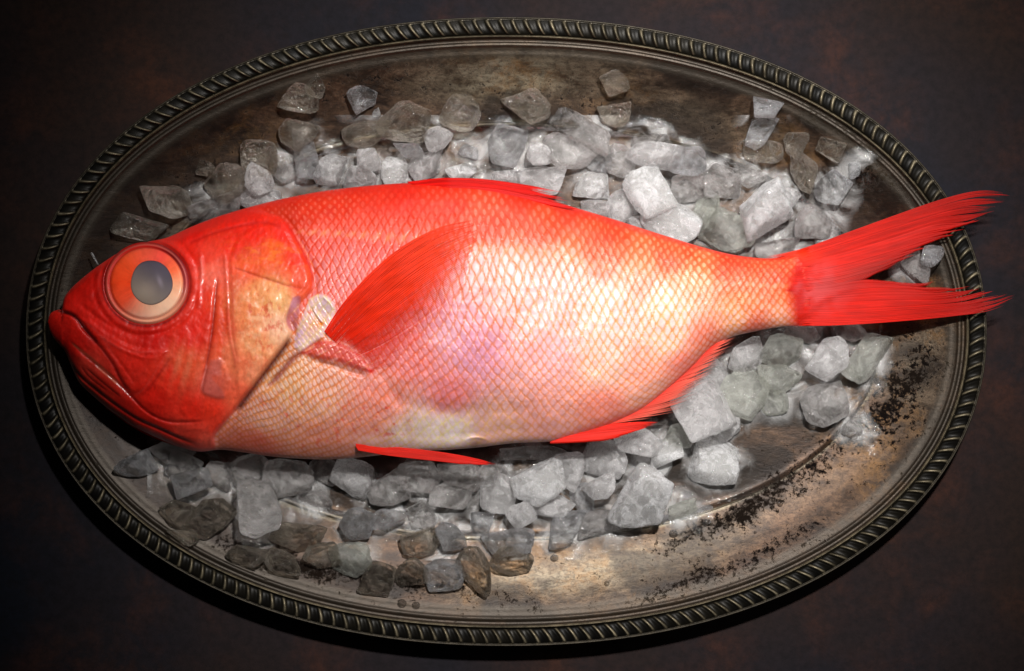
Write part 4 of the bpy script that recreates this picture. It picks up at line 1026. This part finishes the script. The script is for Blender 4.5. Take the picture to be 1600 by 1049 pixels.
 (333, 803, 66, 70, 16, 0, 'b', 'large brown tinted see-through ice block left of the biggest grey chunk'),
 (280, 800, 52, 44, 24, 0, 'b', 'faint ice lump in the dark under the tilted cube'),
 (298, 842, 46, 48, -30, 0, 'b', 'melting ice piece nearest the lower left rim'),
 (403, 790, 82, 90, 34, 1, 'd', 'biggest grey ice chunk standing forward at lower left with frosted surface'),
 (390, 732, 66, 46, -8, 0, 'd', 'dim grey ice lump behind the biggest grey chunk'),
 (450, 746, 72, 62, 14, 0, 'd', 'broad grey ice block right of the biggest grey chunk'),
 (493, 782, 44, 38, -16, 0, 'd', 'small grey ice cube below the broad block at lower left'),
 (506, 734, 42, 42, 10, 0, 'd', 'grey ice cube touching the fish chest beside the broad block'),
 (552, 744, 66, 58, 20, 0, 'm', 'cloudy grey ice block just under the root of the pelvic fin'),
 (557, 815, 50, 58, 14, 1, 'c', 'clear oval ice ring shaped piece with bright faceted edges'),
 (610, 766, 70, 60, -14, 0, 'd', 'wide grey ice block under the front half of the pelvic fin'),
 (605, 808, 58, 34, 4, 1, 'c', 'small clear barrel of ice between the oval piece and the rounded grey cube'),
 (657, 746, 66, 50, 12, 0, 'd', 'shaded ice block against the belly behind the pelvic fin root'),
 (462, 838, 74, 54, 10, 0, 'b', 'brown tinted ice slab below the small grey cube at lower left'),
 (503, 868, 54, 54, -18, 0, 'b', 'faceted see-through ice block between the brown slab and the yellowish one'),
 (548, 873, 62, 54, 12, 0, 'g', 'yellowish grey ice block below the clear oval piece'),
 (595, 902, 48, 60, 20, 0, 'b', 'brownish pointed ice lump near the bottom rim under the yellowish block'),
 (644, 897, 50, 42, -6, 0, 'b', 'faint ice lump between the pointed one and the curved edge piece by the bottom rim'),
 (382, 868, 58, 38, 24, 0, 'b', 'dark melting ice piece on the lower left wall below the biggest grey chunk'),
 (440, 880, 58, 36, 16, 0, 'b', 'dark flat ice piece on the black tarnish of the lower left wall'),
]
for P in PIECES: ice(*P)
ice(148, 404, 2.6, 20, -24, 1.2, 'w', 'needle thin pale ice splinter beside the fish snout above the eye', name='ice_splinter')
# wet slush the chunks are melting into
def mat_slush():
    t = NT('wet_slush_material'); v = t.coord()
    n1 = t.noise(v, 60, 6, .6, 1.0); n2 = t.noise(v, 260, 5, .65)
    nm = t.bump(t.math('ADD', n1, t.math('MULTIPLY', n2, .4)), .8, .0016)
    tk = t.attr('thick').outputs['Fac']
    tp = t.n('ShaderNodeBsdfTransparent', {'Color': (.93, .93, .92, 1)})
    dif = t.n('ShaderNodeBsdfDiffuse', {'Color': (.78, .77, .76, 1), 'Normal': nm})
    gl = t.n('ShaderNodeBsdfGlossy', {'Roughness': .07, 'Normal': nm}); fr = t.n('ShaderNodeFresnel', {'IOR': 1.4, 'Normal': nm})
    fz = t.math('MULTIPLY', t.ramp(n1, [(.42, 0), (.62, 1)]), t.math('MULTIPLY', tk, .42))
    m = t.n('ShaderNodeMixShader', {0: fz, 1: tp, 2: dif})
    return t.surf(t.n('ShaderNodeMixShader', {0: fr, 1: m, 2: gl}))
gu = np.arange(230, 1440, 4.0); gv = np.arange(180, 880, 4.0)
GU, GV = np.meshgrid(gu, gv, indexing='ij')
den = np.zeros(GU.shape)
for P in PIECES:
    if P[6] in 'mwdgc': den = np.maximum(den, np.exp(-(((GU - P[0]) / (P[2] * .5 + 24)) ** 2 + ((GV - P[1]) / (P[3] * .5 + 24)) ** 2)))
tkf = den + .5 * (fbm(GU, GV, 38, 4, 301) - .5)
TH = np.zeros(GU.shape); prevN = None; hprev = None; done = np.zeros(GU.shape, bool); TH[:] = 64
for a_, b_, cx_, cy_, hh_ in RINGS:
    N_ = (np.abs((GU - cx_) / a_) ** TN + np.abs((GV - cy_) / b_) ** TN) ** (1 / TN)
    out = (N_ >= 1) & ~done
    if prevN is not None:
        fr_ = (1 - prevN) / np.maximum(N_ - prevN, 1e-6); TH = np.where(out, hprev + (hh_ - hprev) * fr_, TH)
    done |= out; prevN = N_; hprev = hh_
TH = np.where(done, TH, 8)
keep = (tkf > .32); kq = keep[:-1, :-1] & keep[1:, :-1] & keep[:-1, 1:] & keep[1:, 1:]
tq = sstep(.32, .8, tkf)
SH_ = TH + .9 + 7 * tq * (.6 + .8 * fbm(GU, GV, 22, 3, 311))
nvv = GU.shape[1]; ii, jj = np.nonzero(kq)
ff = np.stack([ii * nvv + jj, ii * nvv + jj + 1, (ii + 1) * nvv + jj + 1, (ii + 1) * nvv + jj], -1)
used, inv_ = np.unique(ff, return_inverse=True); ff = inv_.reshape(ff.shape)
sl = mesh_obj('ice_slush', W(GU, GV, SH_).reshape(-1, 3)[used], ff[:, ::-1], mat_slush(), attrs={'thick': tq.ravel()[used]}, origin=W(800, 520, 10))
sl['kind'] = 'stuff'; tag(sl, 'thin wet slush and meltwater lying between the ice chunks in the dish', 'slush')

# meltwater drops
def mat_water():
    t = NT('water_drop_material')
    g = t.n('ShaderNodeBsdfGlass', {'Color': (1, 1, 1, 1), 'Roughness': .02, 'IOR': 1.33}); tp = t.n('ShaderNodeBsdfTransparent')
    return t.surf(t.n('ShaderNodeMixShader', {0: .35, 1: g, 2: tp}))
m_wat = mat_water()
def drop(u, v, d, label, group='water drops on the dish'):
    n1, n2 = 10, 24
    r = np.linspace(0, 1, n1)[None]; a = np.linspace(0, 2 * np.pi, n2, endpoint=False)[:, None]
    U = u + d / 2 * r * np.cos(a); V = v + d / 2 * r * np.sin(a) * .92
    gx = (tray_h(u + 8, v) - tray_h(u - 8, v)) / 16; gy = (tray_h(u, v + 8) - tray_h(u, v - 8)) / 16
    H = tray_h(u, v) + 1.4 + gx * (U - u) + gy * (V - v) + d * .42 * (1 - r ** 2) ** .6
    o = mesh_obj('water_drop', W(U, V, H).reshape(-1, 3), grid_faces(n2, n1, wrap_u=True), m_wat, origin=W(u, v, tray_h(u, v)))
    tag(o, label, 'water drop', group)
drop(866, 872, 13, 'bright water drop below the triangular ice shard on the pale worn patch')
drop(948, 912, 9, 'water drop right of the pale worn patch near the bottom rim')
drop(1052, 834, 14, 'largest water drop by the lower step line right of the crystalline block')
drop(628, 943, 15, 'left water bead of the pair on the black tarnish by the bottom rim')
drop(650, 946, 13, 'right water bead of the pair on the black tarnish by the bottom rim')
drop(1219, 788, 9, 'small water drop under the dark streak on the lower right wall')
for u, v, d in [(1352, 755, 8), (1310, 802, 6), (1330, 768, 5), (1290, 845, 6), (1108, 868, 6), (1180, 832, 5), (1400, 700, 5)]:
    drop(u, v, d, 'tiny water drop on the lower right wall of the dish', 'tiny water drops on the lower right wall')

# ================================================================== light
def aim(o, tgt):
    from mathutils import Vector
    d = Vector(tgt) - o.location
    o.rotation_euler = d.to_track_quat('-Z', 'Y').to_euler()
def spot(name, loc, tgt, power, size_deg, blend, radius, color):
    L = bpy.data.lights.new(name, 'SPOT'); L.energy = power; L.spot_size = math.radians(size_deg); L.spot_blend = blend
    L.shadow_soft_size = radius; L.color = color
    o = bpy.data.objects.new(name, L); col.objects.link(o); o.location = loc; aim(o, tgt); return o
def area(name, loc, tgt, power, sx, sy, color):
    L = bpy.data.lights.new(name, 'AREA'); L.shape = 'RECTANGLE'; L.size = sx; L.size_y = sy; L.energy = power; L.color = color
    o = bpy.data.objects.new(name, L); col.objects.link(o); o.location = loc; aim(o, tgt); return o
spot('key_lamp', (.2, .46, 1.25), (.045, .008, .02), 104, 26.2, 1.0, .035, (1, .98, .955))
spot('added_ice_spot', (.02, .5, .95), (.082, .06, .02), 22, 17, 1.0, .02, (1, .985, .97))  # extra spot added to brighten the ice above the fish back
area('added_back_softbox', (.12, .72, .36), (.05, 0, .01), 1.9, .55, .16, (1, .985, .97))  # unseen back light added for rim highlights on the ice and wet dish
area('side_softbox', (.75, .0, .7), (.05, -.05, 0), .32, .35, .35, (1, .98, .97))
w = bpy.data.worlds.new('World'); scene.world = w; w.use_nodes = True
w.node_tree.nodes['Background'].inputs[0].default_value = (1, .98, .97, 1)
w.node_tree.nodes['Background'].inputs[1].default_value = .010

cam = bpy.data.cameras.new('camera'); co = bpy.data.objects.new('camera', cam); col.objects.link(co)
co.location = (0, 0, CAM_H); co.rotation_euler = (0, 0, 0)
cam.sensor_width = 36; cam.lens = 36 * CAM_H / (1600 * S); cam.clip_start = .05; cam.clip_end = 50
scene.camera = co
scene.view_settings.view_transform = 'Standard'; scene.view_settings.look = 'None'; scene.view_settings.exposure = 0; scene.view_settings.gamma = 1
scene.render.engine = 'CYCLES'
cy = scene.cycles
cy.use_denoising = True; cy.max_bounces = 14; cy.transmission_bounces = 10; cy.transparent_max_bounces = 24; cy.diffuse_bounces = 5; cy.glossy_bounces = 5
cy.volume_bounces = 8; cy.sample_clamp_indirect = 3.0; cy.blur_glossy = .5
for o in bpy.data.objects:
    if '_o' in o: del o['_o']
